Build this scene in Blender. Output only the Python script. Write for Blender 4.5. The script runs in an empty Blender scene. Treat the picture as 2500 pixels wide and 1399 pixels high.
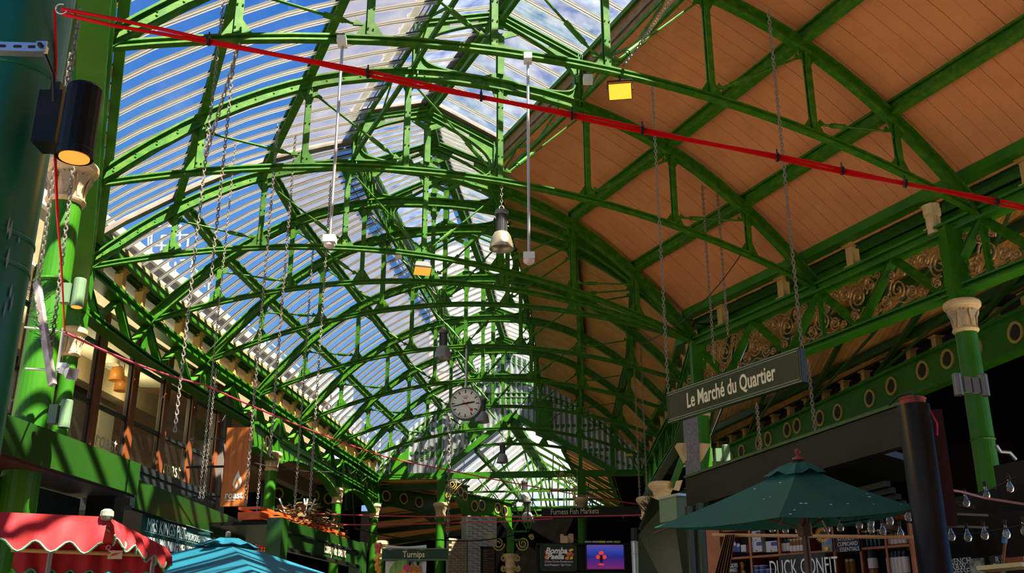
import bpy, math, random
from mathutils import Vector, Matrix
random.seed(7)
PI = math.pi
H = 6.0            # springing height of the roof above the camera, metres
CAMZ = 1.6
F, HOR = 2540.0, 1625.0
TH = math.atan((HOR - 699.5) / F)
CT, ST = math.cos(TH), math.sin(TH)
scene = bpy.context.scene
# ---------------------------------------------------------------- camera
cam_data = bpy.data.cameras.new('camera')
cam_data.sensor_width = 36.0
cam_data.lens = F / 2500.0 * 36.0
cam_data.clip_start, cam_data.clip_end = 0.05, 2000
cam = bpy.data.objects.new('camera', cam_data)
cam.location = (0, 0, CAMZ)
cam.rotation_euler = (PI / 2 + TH, 0, 0)
scene.collection.objects.link(cam)
scene.camera = cam
# ---------------------------------------------------------------- sky, sun, exposure
world = bpy.data.worlds.new('sky'); scene.world = world; world.use_nodes = True
nt = world.node_tree; nt.nodes.clear()
def wn(t, **k):
    n = nt.nodes.new(t)
    for a, b in k.items(): setattr(n, a, b)
    return n
w_out = wn('ShaderNodeOutputWorld'); w_bg = wn('ShaderNodeBackground')
w_tc = wn('ShaderNodeTexCoord'); w_nz = wn('ShaderNodeTexNoise'); w_rp = wn('ShaderNodeValToRGB')
w_sep = wn('ShaderNodeSeparateXYZ'); w_gr = wn('ShaderNodeValToRGB'); w_mx = wn('ShaderNodeMixRGB')
nt.links.new(w_tc.outputs['Generated'], w_nz.inputs['Vector'])
w_nz.inputs['Scale'].default_value = 2.3; w_nz.inputs['Detail'].default_value = 7; w_nz.inputs['Roughness'].default_value = .58
nt.links.new(w_nz.outputs['Fac'], w_rp.inputs['Fac'])
w_rp.color_ramp.elements[0].position = .60; w_rp.color_ramp.elements[1].position = .80
w_rp.color_ramp.elements[0].color = (0, 0, 0, 1); w_rp.color_ramp.elements[1].color = (.75, .75, .75, 1)
nt.links.new(w_tc.outputs['Generated'], w_sep.inputs[0])
nt.links.new(w_sep.outputs['Z'], w_gr.inputs['Fac'])
e = w_gr.color_ramp.elements
e[0].position = 0; e[0].color = (.42, .60, .86, 1)
e[1].position = .80; e[1].color = (.009, .10, .46, 1)
m_ = e.new(.34); m_.color = (.12, .34, .76, 1)
m_ = e.new(.58); m_.color = (.022, .17, .62, 1)
nt.links.new(w_rp.outputs['Color'], w_mx.inputs['Fac'])
nt.links.new(w_gr.outputs['Color'], w_mx.inputs['Color1'])
w_mx.inputs['Color2'].default_value = (.80, .84, .92, 1)
nt.links.new(w_mx.outputs['Color'], w_bg.inputs['Color'])
w_bg.inputs['Strength'].default_value = .95
nt.links.new(w_bg.outputs[0], w_out.inputs[0])
sun_d = bpy.data.lights.new('sun', 'SUN'); sun_d.energy = 25.0; sun_d.angle = .009; sun_d.color = (1, .90, .70)
sun = bpy.data.objects.new('sun', sun_d); scene.collection.objects.link(sun)
SUN = Vector((.38, -.40, .84)).normalized()
sun.rotation_euler = SUN.to_track_quat('Z', 'Y').to_euler()
sun.location = (0, 0, 30)
vs = scene.view_settings
vs.view_transform = 'Standard'; vs.look = 'None'; vs.gamma = 1.0; vs.use_curve_mapping = False
vs.exposure = 0.12
scene.cycles.use_denoising = True
scene.cycles.transparent_max_bounces = 24
scene.cycles.max_bounces = 8
scene.cycles.sample_clamp_indirect = 6.0
# ---------------------------------------------------------------- helpers
def ray(u, v):
    x = (u - 1250) / F; y = (699.5 - v) / F
    return Vector((x, CT - y * ST, ST + y * CT))
C0 = Vector((0, 0, CAMZ))
def PH(u, v, z):                       # world point seen at pixel (u,v) that lies z metres above the ground
    r = ray(u, v); return C0 + r * ((z - CAMZ) / r.z)
def PY(u, v, Y):                       # ... that lies Y metres ahead
    r = ray(u, v); return C0 + r * (Y / r.y)
def PL(u, v, a, b):                    # ... that lies in the vertical plane through plan points a, b
    d = Vector((b[0] - a[0], b[1] - a[1])); n = Vector((-d.y, d.x))
    r = ray(u, v); t = (n.x * a[0] + n.y * a[1]) / (n.x * r.x + n.y * r.y)
    return C0 + r * t
def W(x, y, z): return Vector((x * H, y * H, z * H + CAMZ))
def lerp(a, b, t): return a + (b - a) * t

class MB:
    def __init__(s): s.v = []; s.f = []; s.m = []
    def add(s, vs_, fs, mi=0):
        o = len(s.v); s.v += [Vector(p) for p in vs_]
        for f in fs: s.f.append([i + o for i in f]); s.m.append(mi)
        return s
    def frame(s, a, b, up=None):
        t = (b - a).normalized()
        up = Vector(up) if up is not None else Vector((0, 0, 1))
        if abs(t.dot(up.normalized())) > .985: up = Vector((1, 0, 0)) if abs(t.x) < .9 else Vector((0, 1, 0))
        sd = t.cross(up).normalized(); u = sd.cross(t).normalized()
        return t, sd, u
    def beam(s, a, b, w, h, up=None, mi=0):
        a = Vector(a); b = Vector(b); t, sd, u = s.frame(a, b, up); x = sd * w / 2; y = u * h / 2
        vs_ = [a - x - y, a + x - y, a + x + y, a - x + y, b - x - y, b + x - y, b + x + y, b - x + y]
        return s.add(vs_, [(0, 1, 2, 3)[::-1], (4, 5, 6, 7), (0, 1, 5, 4), (1, 2, 6, 5), (2, 3, 7, 6), (3, 0, 4, 7)][0:] and
                     [(3, 2, 1, 0), (4, 5, 6, 7), (0, 1, 5, 4), (1, 2, 6, 5), (2, 3, 7, 6), (3, 0, 4, 7)], mi)
    def box(s, x0, x1, y0, y1, z0, z1, mi=0):
        return s.add([(x0, y0, z0), (x1, y0, z0), (x1, y1, z0), (x0, y1, z0), (x0, y0, z1), (x1, y0, z1), (x1, y1, z1), (x0, y1, z1)],
                     [(3, 2, 1, 0), (4, 5, 6, 7), (0, 1, 5, 4), (1, 2, 6, 5), (2, 3, 7, 6), (3, 0, 4, 7)], mi)
    def sweep(s, path, prof, side=None, up=None, closed=False, mi=0, caps=True):
        # prof: list of (a, b): a along side, b along up.
        n = len(path); k = len(prof); o = len(s.v)
        for i, p in enumerate(path):
            if closed: t = path[(i + 1) % n] - path[i - 1]
            else: t = path[min(i + 1, n - 1)] - path[max(i - 1, 0)]
            t = t.normalized()
            if side is not None: sd = Vector(side).normalized(); u = sd.cross(t).normalized()
            else:
                uu = Vector(up) if up is not None else Vector((0, 0, 1))
                if abs(t.dot(uu)) > .98: uu = Vector((0, 1, 0))
                sd = t.cross(uu).normalized(); u = sd.cross(t).normalized()
            for a, b in prof: s.v.append(p + sd * a + u * b)
        rng = range(n if closed else n - 1)
        for i in rng:
            j = (i + 1) % n
            for q in range(k):
                r = (q + 1) % k
                s.f.append([o + i * k + q, o + i * k + r, o + j * k + r, o + j * k + q]); s.m.append(mi)
        if caps and not closed:
            s.f.append([o + q for q in range(k)][::-1]); s.m.append(mi)
            s.f.append([o + (n - 1) * k + q for q in range(k)]); s.m.append(mi)
        return s
    def tube(s, path, r, n=8, mi=0, closed=False):
        return s.sweep([Vector(p) for p in path], [(r * math.cos(2 * PI * i / n), r * math.sin(2 * PI * i / n)) for i in range(n)], mi=mi, closed=closed)
    def rod(s, a, b, r, n=8, mi=0): return s.tube([Vector(a), Vector(b)], r, n, mi)
    def lathe(s, prof, n=20, c=(0, 0, 0), mi=0, M=None):
        o = len(s.v); c = Vector(c)
        for r, z in prof:
            for i in range(n):
                a = 2 * PI * i / n; p = Vector((r * math.cos(a), r * math.sin(a), z))
                s.v.append(c + (M @ p if M else p))
        for j in range(len(prof) - 1):
            for i in range(n):
                k = (i + 1) % n
                s.f.append([o + j * n + i, o + j * n + k, o + (j + 1) * n + k, o + (j + 1) * n + i]); s.m.append(mi)
        s.f.append([o + i for i in range(n)][::-1]); s.m.append(mi)
        q = (len(prof) - 1) * n
        s.f.append([o + q + i for i in range(n)]); s.m.append(mi)
        return s
    def plate(s, pts, th, mi=0):
        # flat polygon of 3-D points, thickness vector th (centred)
        th = Vector(th); k = len(pts); pts = [Vector(p) for p in pts]
        vs_ = [p - th / 2 for p in pts] + [p + th / 2 for p in pts]
        fs = [list(range(k))[::-1], [k + i for i in range(k)]] + [[i, (i + 1) % k, k + (i + 1) % k, k + i] for i in range(k)]
        return s.add(vs_, fs, mi)
    def mesh(s, name, mats, loc=(0, 0, 0), smooth=False):
        loc = Vector(loc)
        me = bpy.data.meshes.new(name)
        me.from_pydata([tuple(p - loc) for p in s.v], [], s.f)
        if not isinstance(mats, (list, tuple)): mats = [mats]
        for m in mats: me.materials.append(m)
        if len(mats) > 1: me.polygons.foreach_set('material_index', s.m)
        me.update()
        if smooth:
            me.polygons.foreach_set('use_smooth', [True] * len(me.polygons))
        return me
    def build(s, name, mats, parent=None, loc=None, smooth=False):
        if parent is not None: l = parent_loc(parent)
        else: l = Vector(loc) if loc is not None else s.base()
        me = s.mesh(name, mats, l, smooth)
        o = bpy.data.objects.new(name, me); scene.collection.objects.link(o)
        if parent is not None: o.parent = parent
        else: o.location = l
        return o
    def base(s):
        xs = [p.x for p in s.v]; ys = [p.y for p in s.v]; zs = [p.z for p in s.v]
        return Vector(((min(xs) + max(xs)) / 2, (min(ys) + max(ys)) / 2, min(zs)))
def parent_loc(p):
    l = Vector((0, 0, 0))
    while p is not None: l += p.location; p = p.parent
    return l
def tag(o, label=None, cat=None, group=None, kind=None):
    if label: o['label'] = label
    if cat: o['category'] = cat
    if group: o['group'] = group
    if kind: o['kind'] = kind
    return o
def empty(name, loc=(0, 0, 0), label=None, cat=None, group=None, kind=None):
    o = bpy.data.objects.new(name, None); o.location = Vector(loc); o.empty_display_size = .1
    scene.collection.objects.link(o)
    return tag(o, label, cat, group, kind)
def inst(name, me, parent=None, loc=(0, 0, 0), rot=(0, 0, 0), scale=None):
    o = bpy.data.objects.new(name, me); scene.collection.objects.link(o)
    o.location = Vector(loc); o.rotation_euler = rot
    if scale: o.scale = scale
    if parent is not None:
        o.parent = parent; o.location = Vector(loc) - parent_loc(parent)
    return o
def text(name, body, mat, parent, M, size, depth=.004, xs=1.0, align='CENTER', shear=0.0, bold=0.0):
    cu = bpy.data.curves.new(name, 'FONT'); cu.body = body; cu.size = size; cu.extrude = depth
    cu.align_x = align; cu.align_y = 'CENTER'; cu.shear = shear; cu.offset = bold; cu.resolution_u = 3
    t = bpy.data.objects.new(name + '_tmp', cu); scene.collection.objects.link(t)
    dg = bpy.context.evaluated_depsgraph_get()
    me = bpy.data.meshes.new_from_object(t.evaluated_get(dg)); me.name = name
    bpy.data.objects.remove(t); bpy.data.curves.remove(cu)
    l = parent_loc(parent) if parent else Vector((0, 0, 0))
    for v in me.vertices:
        v.co.x *= xs
        v.co = (M @ v.co) - l
    me.materials.clear(); me.materials.append(mat)
    o = bpy.data.objects.new(name, me); scene.collection.objects.link(o)
    if parent is not None: o.parent = parent
    return o
def basis(o, x, y, z=None):
    x = Vector(x).normalized(); y = Vector(y).normalized()
    z = Vector(z).normalized() if z is not None else x.cross(y).normalized()
    M = Matrix.Identity(4)
    for i in range(3): M[i][0] = x[i]; M[i][1] = y[i]; M[i][2] = z[i]; M[i][3] = o[i]
    return M
# ---------------------------------------------------------------- materials
def mat(name, col, rough=.5, metal=0.0, noise=None, spec=.5, bump=0.0, nscale=6.0, emit=None, estr=0.0, stretch=None, thr=(.35, .65)):
    m = bpy.data.materials.new(name); m.use_nodes = True
    t = m.node_tree; b = t.nodes['Principled BSDF']
    b.inputs['Base Color'].default_value = (*col, 1); b.inputs['Roughness'].default_value = rough
    b.inputs['Metallic'].default_value = metal; b.inputs['Specular IOR Level'].default_value = spec
    if emit:
        b.inputs['Emission Color'].default_value = (*emit, 1); b.inputs['Emission Strength'].default_value = estr
    if noise:
        tc = t.nodes.new('ShaderNodeTexCoord'); nz = t.nodes.new('ShaderNodeTexNoise'); rp = t.nodes.new('ShaderNodeValToRGB')
        mp = t.nodes.new('ShaderNodeMapping')
        if stretch: mp.inputs['Scale'].default_value = stretch
        t.links.new(tc.outputs['Object'], mp.inputs['Vector']); t.links.new(mp.outputs[0], nz.inputs['Vector'])
        nz.inputs['Scale'].default_value = nscale; nz.inputs['Detail'].default_value = 6
        rp.color_ramp.elements[0].color = (*col, 1); rp.color_ramp.elements[1].color = (*noise, 1)
        rp.color_ramp.elements[0].position = thr[0]; rp.color_ramp.elements[1].position = thr[1]
        t.links.new(nz.outputs['Fac'], rp.inputs['Fac']); t.links.new(rp.outputs['Color'], b.inputs['Base Color'])
        if bump:
            bp = t.nodes.new('ShaderNodeBump'); bp.inputs['Strength'].default_value = bump; bp.inputs['Distance'].default_value = .01
            t.links.new(nz.outputs['Fac'], bp.inputs['Height']); t.links.new(bp.outputs[0], b.inputs['Normal'])
    return m
def glassmat(name, tint, milk, milkcol, gloss=.06, nscale=1.5, var=.5, translucent=.5, stretch=(1, 1, 1)):
    # thin sheet: mostly see-through, with some dirt that scatters light
    m = bpy.data.materials.new(name); m.use_nodes = True; t = m.node_tree; t.nodes.clear()
    N = t.nodes.new; out = N('ShaderNodeOutputMaterial')
    tr = N('ShaderNodeBsdfTransparent'); tr.inputs[0].default_value = (*tint, 1)
    df = N('ShaderNodeBsdfDiffuse'); df.inputs[0].default_value = (*milkcol, 1)
    tl = N('ShaderNodeBsdfTranslucent'); tl.inputs[0].default_value = (*milkcol, 1)
    gl = N('ShaderNodeBsdfGlossy'); gl.inputs['Roughness'].default_value = .08
    m1 = N('ShaderNodeMixShader'); m1.inputs[0].default_value = translucent
    m2 = N('ShaderNodeMixShader'); m3 = N('ShaderNodeMixShader')
    t.links.new(df.outputs[0], m1.inputs[1]); t.links.new(tl.outputs[0], m1.inputs[2])
    tc = N('ShaderNodeTexCoord'); mp = N('ShaderNodeMapping'); nz = N('ShaderNodeTexNoise'); mr = N('ShaderNodeMapRange')
    mp.inputs['Scale'].default_value = stretch
    t.links.new(tc.outputs['Object'], mp.inputs[0]); t.links.new(mp.outputs[0], nz.inputs['Vector'])
    nz.inputs['Scale'].default_value = nscale; nz.inputs['Detail'].default_value = 5
    mr.inputs['From Min'].default_value = .3; mr.inputs['From Max'].default_value = .7
    mr.inputs['To Min'].default_value = milk * (1 - var); mr.inputs['To Max'].default_value = min(.95, milk * (1 + var))
    t.links.new(nz.outputs['Fac'], mr.inputs['Value']); t.links.new(mr.outputs[0], m2.inputs[0])
    t.links.new(tr.outputs[0], m2.inputs[1]); t.links.new(m1.outputs[0], m2.inputs[2])
    fr = N('ShaderNodeFresnel'); fr.inputs[0].default_value = 1.35
    ml = N('ShaderNodeMath'); ml.operation = 'MULTIPLY'; ml.inputs[1].default_value = gloss * 10
    t.links.new(fr.outputs[0], ml.inputs[0]); t.links.new(ml.outputs[0], m3.inputs[0])
    t.links.new(m2.outputs[0], m3.inputs[1]); t.links.new(gl.outputs[0], m3.inputs[2])
    t.links.new(m3.outputs[0], out.inputs[0])
    return m
M = {}
M['green'] = mat('green_paint', (.018, .125, .003), .42, spec=.3, noise=(.034, .165, .003), nscale=2.0)
M['green2'] = mat('green_paint_weathered', (.022, .125, .003), .5, spec=.25, noise=(.10, .20, .007), nscale=9, thr=(.45, .8))
M['moss'] = mat('mossy_timber', (.10, .14, .04), .9, noise=(.40, .34, .18), nscale=30, bump=.5)
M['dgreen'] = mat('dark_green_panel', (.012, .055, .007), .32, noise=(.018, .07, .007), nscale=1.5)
M['white'] = glassmat('white_glazing_bar', (1, 1, 1), .94, (.88, .86, .83), .0, 5, .01, .55)
M['gasket'] = mat('dark_gasket', (.03, .025, .02), .7)
M['black'] = mat('black_gap', (.012, .012, .012), .6)
M['iron'] = mat('dark_iron', (.02, .02, .02), .45, .4)
M['blackpaint'] = mat('black_paint', (.007, .008, .006), .4, spec=.22, noise=(.015, .016, .012), nscale=3)
M['chain'] = mat('chain_steel', (.30, .26, .22), .45, .55)
M['steel'] = mat('galvanised_steel', (.55, .56, .58), .35, .8)
M['cream'] = mat('cream_paint', (.72, .52, .27), .5, noise=(.60, .38, .16), nscale=7, thr=(.45, .75))
M['stub'] = mat('ochre_timber', (.58, .36, .12), .6, noise=(.42, .24, .07), nscale=6, stretch=(1, 1, .3))
M['gold'] = mat('gilded_iron', (.42, .22, .07), .42, .55, noise=(.20, .10, .035), nscale=14)
M['board'] = mat('painted_boards', (.66, .25, .092), .55, noise=(.58, .215, .078), nscale=2.2, bump=.05)
M['board2'] = mat('painted_boards_old', (.60, .29, .07), .5, noise=(.48, .22, .048), nscale=3.0, bump=.05)
M['timber'] = mat('roof_timber', (.30, .16, .07), .8, noise=(.20, .10, .05), nscale=8)
M['lead'] = mat('flashing', (.13, .10, .085), .6, noise=(.22, .17, .14), nscale=5)
M['corr'] = mat('corrugated_steel', (.42, .46, .48), .38, .55, noise=(.30, .33, .34), nscale=3)
M['glass'] = glassmat('roof_glass_clear', (.95, .97, 1.0), .010, (.8, .8, .8), .03, 1.2, .9)
M['glass2'] = glassmat('roof_sheet_milky', (.88, .88, .92), .42, (.34, .31, .28), .03, 2.0, .35, .62, (1, 1, 1))
M['glass3'] = glassmat('lantern_sheet', (.92, .95, 1.0), .26, (.50, .52, .56), .03, 3.0, .75, .65)
# ================================================================ the big roof
LP = dict(Z=(-.284, .483), z=(-.497, 1.012), A=(-.710, 1.541), B=(-.933, 2.089), C=(-1.147, 2.602), D=(-1.129, 3.065), E=(-1.079, 3.524), F=(-1.014, 4.015),
          G=(-.947, 4.529), H=(-.885, 5.014), I=(-.819, 5.448), J=(-.768, 5.890))
RP = dict(Z=(1.589, 1.219), z=(1.349, 1.735), A=(1.109, 2.251), B=(.869, 2.766), C=(.609, 3.287), D=(.609, 3.287), E=(.609, 3.287), F=(.65, 3.80),
          G=(.69, 4.30), H=(.70, 4.81), I=(.72, 5.37), J=(.735, 5.74))
ORDER = 'ZABCDEFGHIJ'
def v2(p): return Vector((p[0], p[1]))
def zt(s): return 1 + .174 * (1 - (2 * s - 1) ** 2)
def za(s): return 1 + .455 * (1 - abs(2 * s - 1) ** 2.35)
def zr(s):
    q = min(s, 1 - s)
    return za(s) + .045 + .035 * max(0, (q - .2) / .17) ** 2 + .03 * max(0, 1 - max(q, 0) / .1) if q > 0 else 1.075 + q * 1.2
def lane(i, t):
    # plan ends of the roof section at fraction t between truss i and truss i+1
    a, b = ORDER[i], ORDER[min(i + 1, 10)]
    return v2(LP[a]).lerp(v2(LP[b]), t), v2(RP[a]).lerp(v2(RP[b]), t)
def rp(i, t, s, z):
    l, r = lane(i, t); p = l.lerp(r, s); return W(p.x, p.y, z)
SPOST = (.115, .24, .37, .5, .63, .765, .885)
def iprof(w, h, tw, tf):
    a, b = w / 2, h / 2
    return [(-a, -b), (a, -b), (a, -b + tf), (tw / 2, -b + tf), (tw / 2, b - tf), (a, b - tf), (a, b), (-a, b), (-a, b - tf), (-tw / 2, b - tf), (-tw / 2, -b + tf), (-a, -b + tf)]
def rivet(mb, p, n, r=.014):
    # a small domed rivet head on a face with normal n
    n = Vector(n).normalized(); t = n.cross(Vector((0, 0, 1)))
    t = t.normalized() if t.length > .1 else Vector((1, 0, 0)); b = n.cross(t)
    k = 6; ring = [p + (t * math.cos(2 * PI * i / k) + b * math.sin(2 * PI * i / k)) * r for i in range(k)]
    mb.add(ring + [p + n * r * .7], [(i, (i + 1) % k, k) for i in range(k)])
def make_truss(key, label, detail=True, gable=False):
    l, r = LP[key], RP[key]
    a = W(l[0], l[1], 1); b = W(r[0], r[1], 1); d = (b - a); S = d.length; d.normalize()
    n = Vector((d.y, -d.x, 0))           # towards the camera
    def pt(s, z, off=0.0): return a + d * (s * S) + Vector((0, 0, (z - 1) * H)) + n * off
    root = empty('roof_truss', a.lerp(b, .5), label, 'roof truss', 'arched green roof trusses')
    NS = 32
    m = MB(); m.sweep([pt(i / NS, za(i / NS)) for i in range(NS + 1)], iprof(.12, .185, .03, .028), side=n); m.build('arch', M['green2'], root)
    m = MB(); m.sweep([pt(i / 24, zt(i / 24)) for i in range(25)], iprof(.095, .085, .028, .022), side=n)
    m.build('tie_beam', M['green2'], root)
    for s in SPOST:                       # upright posts with flared feet
        m = MB(); z0 = zt(s) * 1.0 + .008; z1 = za(s) - .018
        p0 = pt(s, z0); p1 = pt(s, z1)
        m.sweep([p0, p1], iprof(.085, .08, .026, .018), side=d)
        for zz, sg in ((z0, 1), (z1, -1)):
            sl = 0.0
            pts = [pt(s, zz) - d * .17, pt(s, zz) + d * .17, pt(s, zz) + d * .05 + Vector((0, 0, sg * .20)), pt(s, zz) - d * .05 + Vector((0, 0, sg * .20))]
            # follow the slope of the chord
            fz = (zt if sg == 1 else za)
            for q in (0, 1):
                ds = (-.17, .17)[q] / S; pts[q].z = a.z + (fz(s + ds) - 1) * H + sg * .045
            m.plate(pts, n * .02)
        m.build('post', M['green2'], root)
    pairs = [(0, 1), (1, 2), (2, 3), (6, 5), (5, 4), (4, 3)]
    for i, j in pairs:                    # diagonal tie rods with a turnbuckle
        m = MB(); s0, s1 = SPOST[i], SPOST[j]
        sg = 1 if s1 > s0 else -1
        p0 = pt(s0 + sg * .012, za(s0) - .035); p1 = pt(s1 - sg * .012, zt(s1) + .028)
        m.rod(p0, p1, .017, 6)
        m.rod(p0.lerp(p1, .66), p0.lerp(p1, .86), .036, 8); m.rod(p0.lerp(p1, .86), p0.lerp(p1, .885), .026, 8)
        for q in (p0, p1): m.plate([q + d * .06, q - d * .06 + Vector((0, 0, -.02)), q - d * .03 + Vector((0, 0, .07))], n * .03)
        m.build('tie_rod', M['green2'], root)
    # rivets
    if detail:
        m = MB()
        for s in SPOST:
            h0, h1 = zt(s) * H, za(s) * H; k = max(3, int((h1 - h0) / .26))
            for q in range(k):
                z = (h0 + .12 + (h1 - h0 - .24) * q / (k - 1)) / H
                for o_ in (-.03, .03): rivet(m, pt(s, z, .05) + d * o_, n, .014)
        for q in range(1, 46):
            s = q / 46; z = za(s) - .004
            rivet(m, pt(s, z, .017), n, .018); rivet(m, pt(s, z + .008, .02), n, .012)
        for s in (.44, .56):
            for q in range(-3, 4): rivet(m, pt(s + q * .012, za(s + q * .012) + .006, .02), n, .014)
        tag(m.build('rivets', M['green2'], root), kind='stuff')
    # lantern frame standing on the crown of the arch
    m = MB(); sl, sr, zb, ze, zk = .378, .622, 1.435, 1.600, 1.690
    lf_prof = iprof(.10, .09, .022, .02)
    for s in (sl, sr): m.sweep([pt(s, za(s)), pt(s, ze)], lf_prof, side=n)
    for s in (sl, sr): m.sweep([pt(s, ze - .005), pt(.5, zk - .012)], iprof(.09, .10, .022, .022), side=n)
    lf = m.build('lantern_frame', M['green2'], root)
    m = MB(); ring = []
    for q in range(48):
        an = 2 * PI * q / 48; c_, s_ = math.cos(an), math.sin(an)
        e_ = .62
        cx = math.copysign(abs(c_) ** e_, c_); cy = math.copysign(abs(s_) ** e_, s_)
        ss = .5 + .113 * cx
        top = ze + (zk - ze) * (1 - abs(ss - .5) / .122) - .035; bot = za(ss) + .012
        mid = (top + bot) / 2; hh = (top - bot) / 2
        ring.append((ss, mid + hh * cy))
    m.sweep([pt(s, z) for s, z in ring], [(-.05, -.012), (.05, -.012), (.05, .012), (-.05, .012)], side=n, closed=True)
    m.build('oval_ring', M['green2'], lf)
    for sg in (-1, 1):                     # corner plates between ring and frame
        def S_(x): return .5 + sg * x
        m = MB(); up = [(S_(x), ze + (zk - ze) * (1 - x / .122) - .018) for x in (.118, .075)]
        arc = [(s, z) for s, z in ring if (s - .5) * sg > .072 and z > 1.53]
        arc.sort(key=lambda p: -p[1])
        m.plate([pt(*up[0]), pt(*up[1])] + [pt(*p) for p in arc] + [pt(S_(.118), arc[-1][1])], n * .02); m.build('corner_plate', M['green2'], lf)
        arc = [(s, z) for s, z in ring if (s - .5) * sg > .072 and z < 1.515]
        arc.sort(key=lambda p: p[1]); m = MB()
        m.plate([pt(S_(.12), za(S_(.12)) + .01), pt(S_(.075), za(S_(.075)) + .01)] + [pt(*p) for p in arc] + [pt(S_(.118), arc[-1][1])], n * .02); m.build('corner_plate', M['green2'], lf)
    m = MB(); m.plate([pt(.465, 1.650), pt(.5, 1.688), pt(.535, 1.650), pt(.53, 1.632), pt(.47, 1.632)], n * .02); m.build('crown_plate', M['green2'], lf)
    m = MB()
    m.sweep([pt(.5, 1.487), pt(.5, 1.607)], iprof(.11, .10, .03, .02), side=d)
    for sg in (-1, 1):
        m.beam(pt(.5, 1.487), pt(.5 + sg * .028, 1.462), .1, .03, n); m.beam(pt(.5, 1.607), pt(.5 + sg * .026, 1.632), .1, .03, n)
    m.build('king_post', M['green2'], lf)
    return root, pt, d, n
TLAB = dict(Z='arched green truss nearest the camera, overhead', A='foremost arched green truss with two smoke detector poles, its crown above the picture',
            B='arched green truss with a pendant lamp on its tie beam, behind the foremost one',
            C='arched green truss at the bend of the roof, carrying the small amber floodlight',
            D='arched green truss just past the roof bend, fanning to the right corner',
            E='arched green truss past the bend with a dark grey pendant lamp below',
            F='arched green truss from which the round station clock hangs', G='arched green truss just behind the round clock',
            H='second arched green truss behind the round clock', I='last free arched green truss before the corrugated gable',
            J='arched green truss framing the corrugated end gable')
TR = {}
for k_ in 'z' + ORDER[1:]: TR[k_] = make_truss(k_, TLAB[k_.upper()], detail=k_ in 'ABCDEFGHI')
# ---- glazed west slope: panes between glazing bars, purlins below
groof = empty('glass_roof', W(-.6, 2.5, 1.2), 'glazed left slope of the market roof with white glazing bars', 'roof', kind='structure')
lroof = empty('lantern_roof', W(-.1, 2.5, 1.7), 'raised glazed ridge lantern along the crown of the market roof', 'roof', kind='structure')
broof = empty('ceiling', W(.5, 2.5, 1.2), 'orange boarded right slope of the market roof', 'ceiling', kind='structure')
NB = [16, 8, 8, 7, 7, 7, 7, 7, 6, 6]
SL = [.004, .045, .09, .135, .18, .21, .24]
SU = [.245, .285, .325, .372]
BP = [(-.046, -.012), (-.008, -.012), (-.008, .004), (.008, .004), (.008, -.012), (.046, -.012), (.046, .022), (-.046, .022)]
GP = [[(-.051, -.006), (-.046, -.006), (-.046, .02), (-.051, .02)], [(.046, -.006), (.051, -.006), (.051, .02), (.046, .02)], [(-.008, -.011), (.008, -.011), (.008, .004), (-.008, .004)]]
def gbar(path, par, k=1.0):
    m = MB(); m.sweep(path, [(a * k, b) for a, b in BP], up=(0, 0, 1))
    for g in GP: m.sweep(path, [(a * k, b) for a, b in g], up=(0, 0, 1), mi=1)
    return m.build('glazing_bar', [M['white'], M['gasket']], par)
def up_at(i, t, s):
    p = rp(i, t, s + .02, zr(s + .02)) - rp(i, t, s - .02, zr(s - .02)); q = rp(i, min(1, t + .1), s, zr(s)) - rp(i, max(0, t - .1), s, zr(s))
    return q.cross(p).normalized() if q.cross(p).z > 0 else -q.cross(p).normalized()
def surf(mb, i, t0, t1, ss, zf, off=0.0, th=.008, mi=0):
    A_ = [rp(i, t0, s, zf(s)) + Vector((0, 0, off)) for s in ss]; B_ = [rp(i, t1, s, zf(s)) + Vector((0, 0, off)) for s in ss]
    k = len(ss); vs_ = A_ + B_ + [p - Vector((0, 0, th)) for p in A_ + B_]; fs = []
    for q in range(k - 1):
        fs.append((q, k + q, k + q + 1, q + 1)); fs.append((2 * k + q, 2 * k + q + 1, 3 * k + q + 1, 3 * k + q))
        fs.append((q, q + 1, 2 * k + q + 1, 2 * k + q)); fs.append((k + q, 3 * k + q, 3 * k + q + 1, k + q + 1))
    fs += [(0, 2 * k, 3 * k, k), (k - 1, 2 * k - 1, 4 * k - 1, 3 * k - 1)]
    mb.add(vs_, fs, mi)
def sheet(mb, i, t0, t1, ss, zf, off=0.0, mi=0):
    A_ = [rp(i, t0, s, zf(s)) + Vector((0, 0, off)) for s in ss]; B_ = [rp(i, t1, s, zf(s)) + Vector((0, 0, off)) for s in ss]
    k = len(ss); mb.add(A_ + B_, [(q, k + q, k + q + 1, q + 1) for q in range(k - 1)], mi)
def zl(s): return 1.612 + (1.705 - 1.612) * (1 - abs(s - .5) / .135)
for i in range(10):
    nb = NB[i]
    for q in range(nb):
        t0, t1 = q / nb, (q + 1) / nb
        m = MB(); sheet(m, i, t0, t1, SL, zr); m.build('pane', M['glass'], groof)
        m = MB(); sheet(m, i, t0, t1, SU, zr); m.build('pane', M['glass2'], groof)
        if not (i == 9 and q == nb - 1):
            ss = SL + SU[1:]
            gbar([rp(i, t1, s, zr(s)) for s in ss], groof)
        for sa, sb in ((.365, .5), (.635, .5)):
            m = MB(); sheet(m, i, t0, t1, [sa, lerp(sa, sb, .5), sb], zl); m.build('pane', M['glass3'], lroof)
            gbar([rp(i, t1, s, zl(s)) for s in (sa, sb)], lroof, .9)
# valley flashing at the bend, following the bent truss
for par, ss, zf in ((groof, SL + SU[1:], zr), (lroof, [.365, .5], zl), (lroof, [.5, .635], zl)):
    m = MB(); m.sweep([rp(3, 0, s, zf(s)) + Vector((0, 0, .01)) for s in ss], [(-.10, -.05), (.10, -.05), (.10, .03), (-.10, .03)], up=(0, 0, 1)); m.build('valley_flashing', M['lead'], par)
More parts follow.
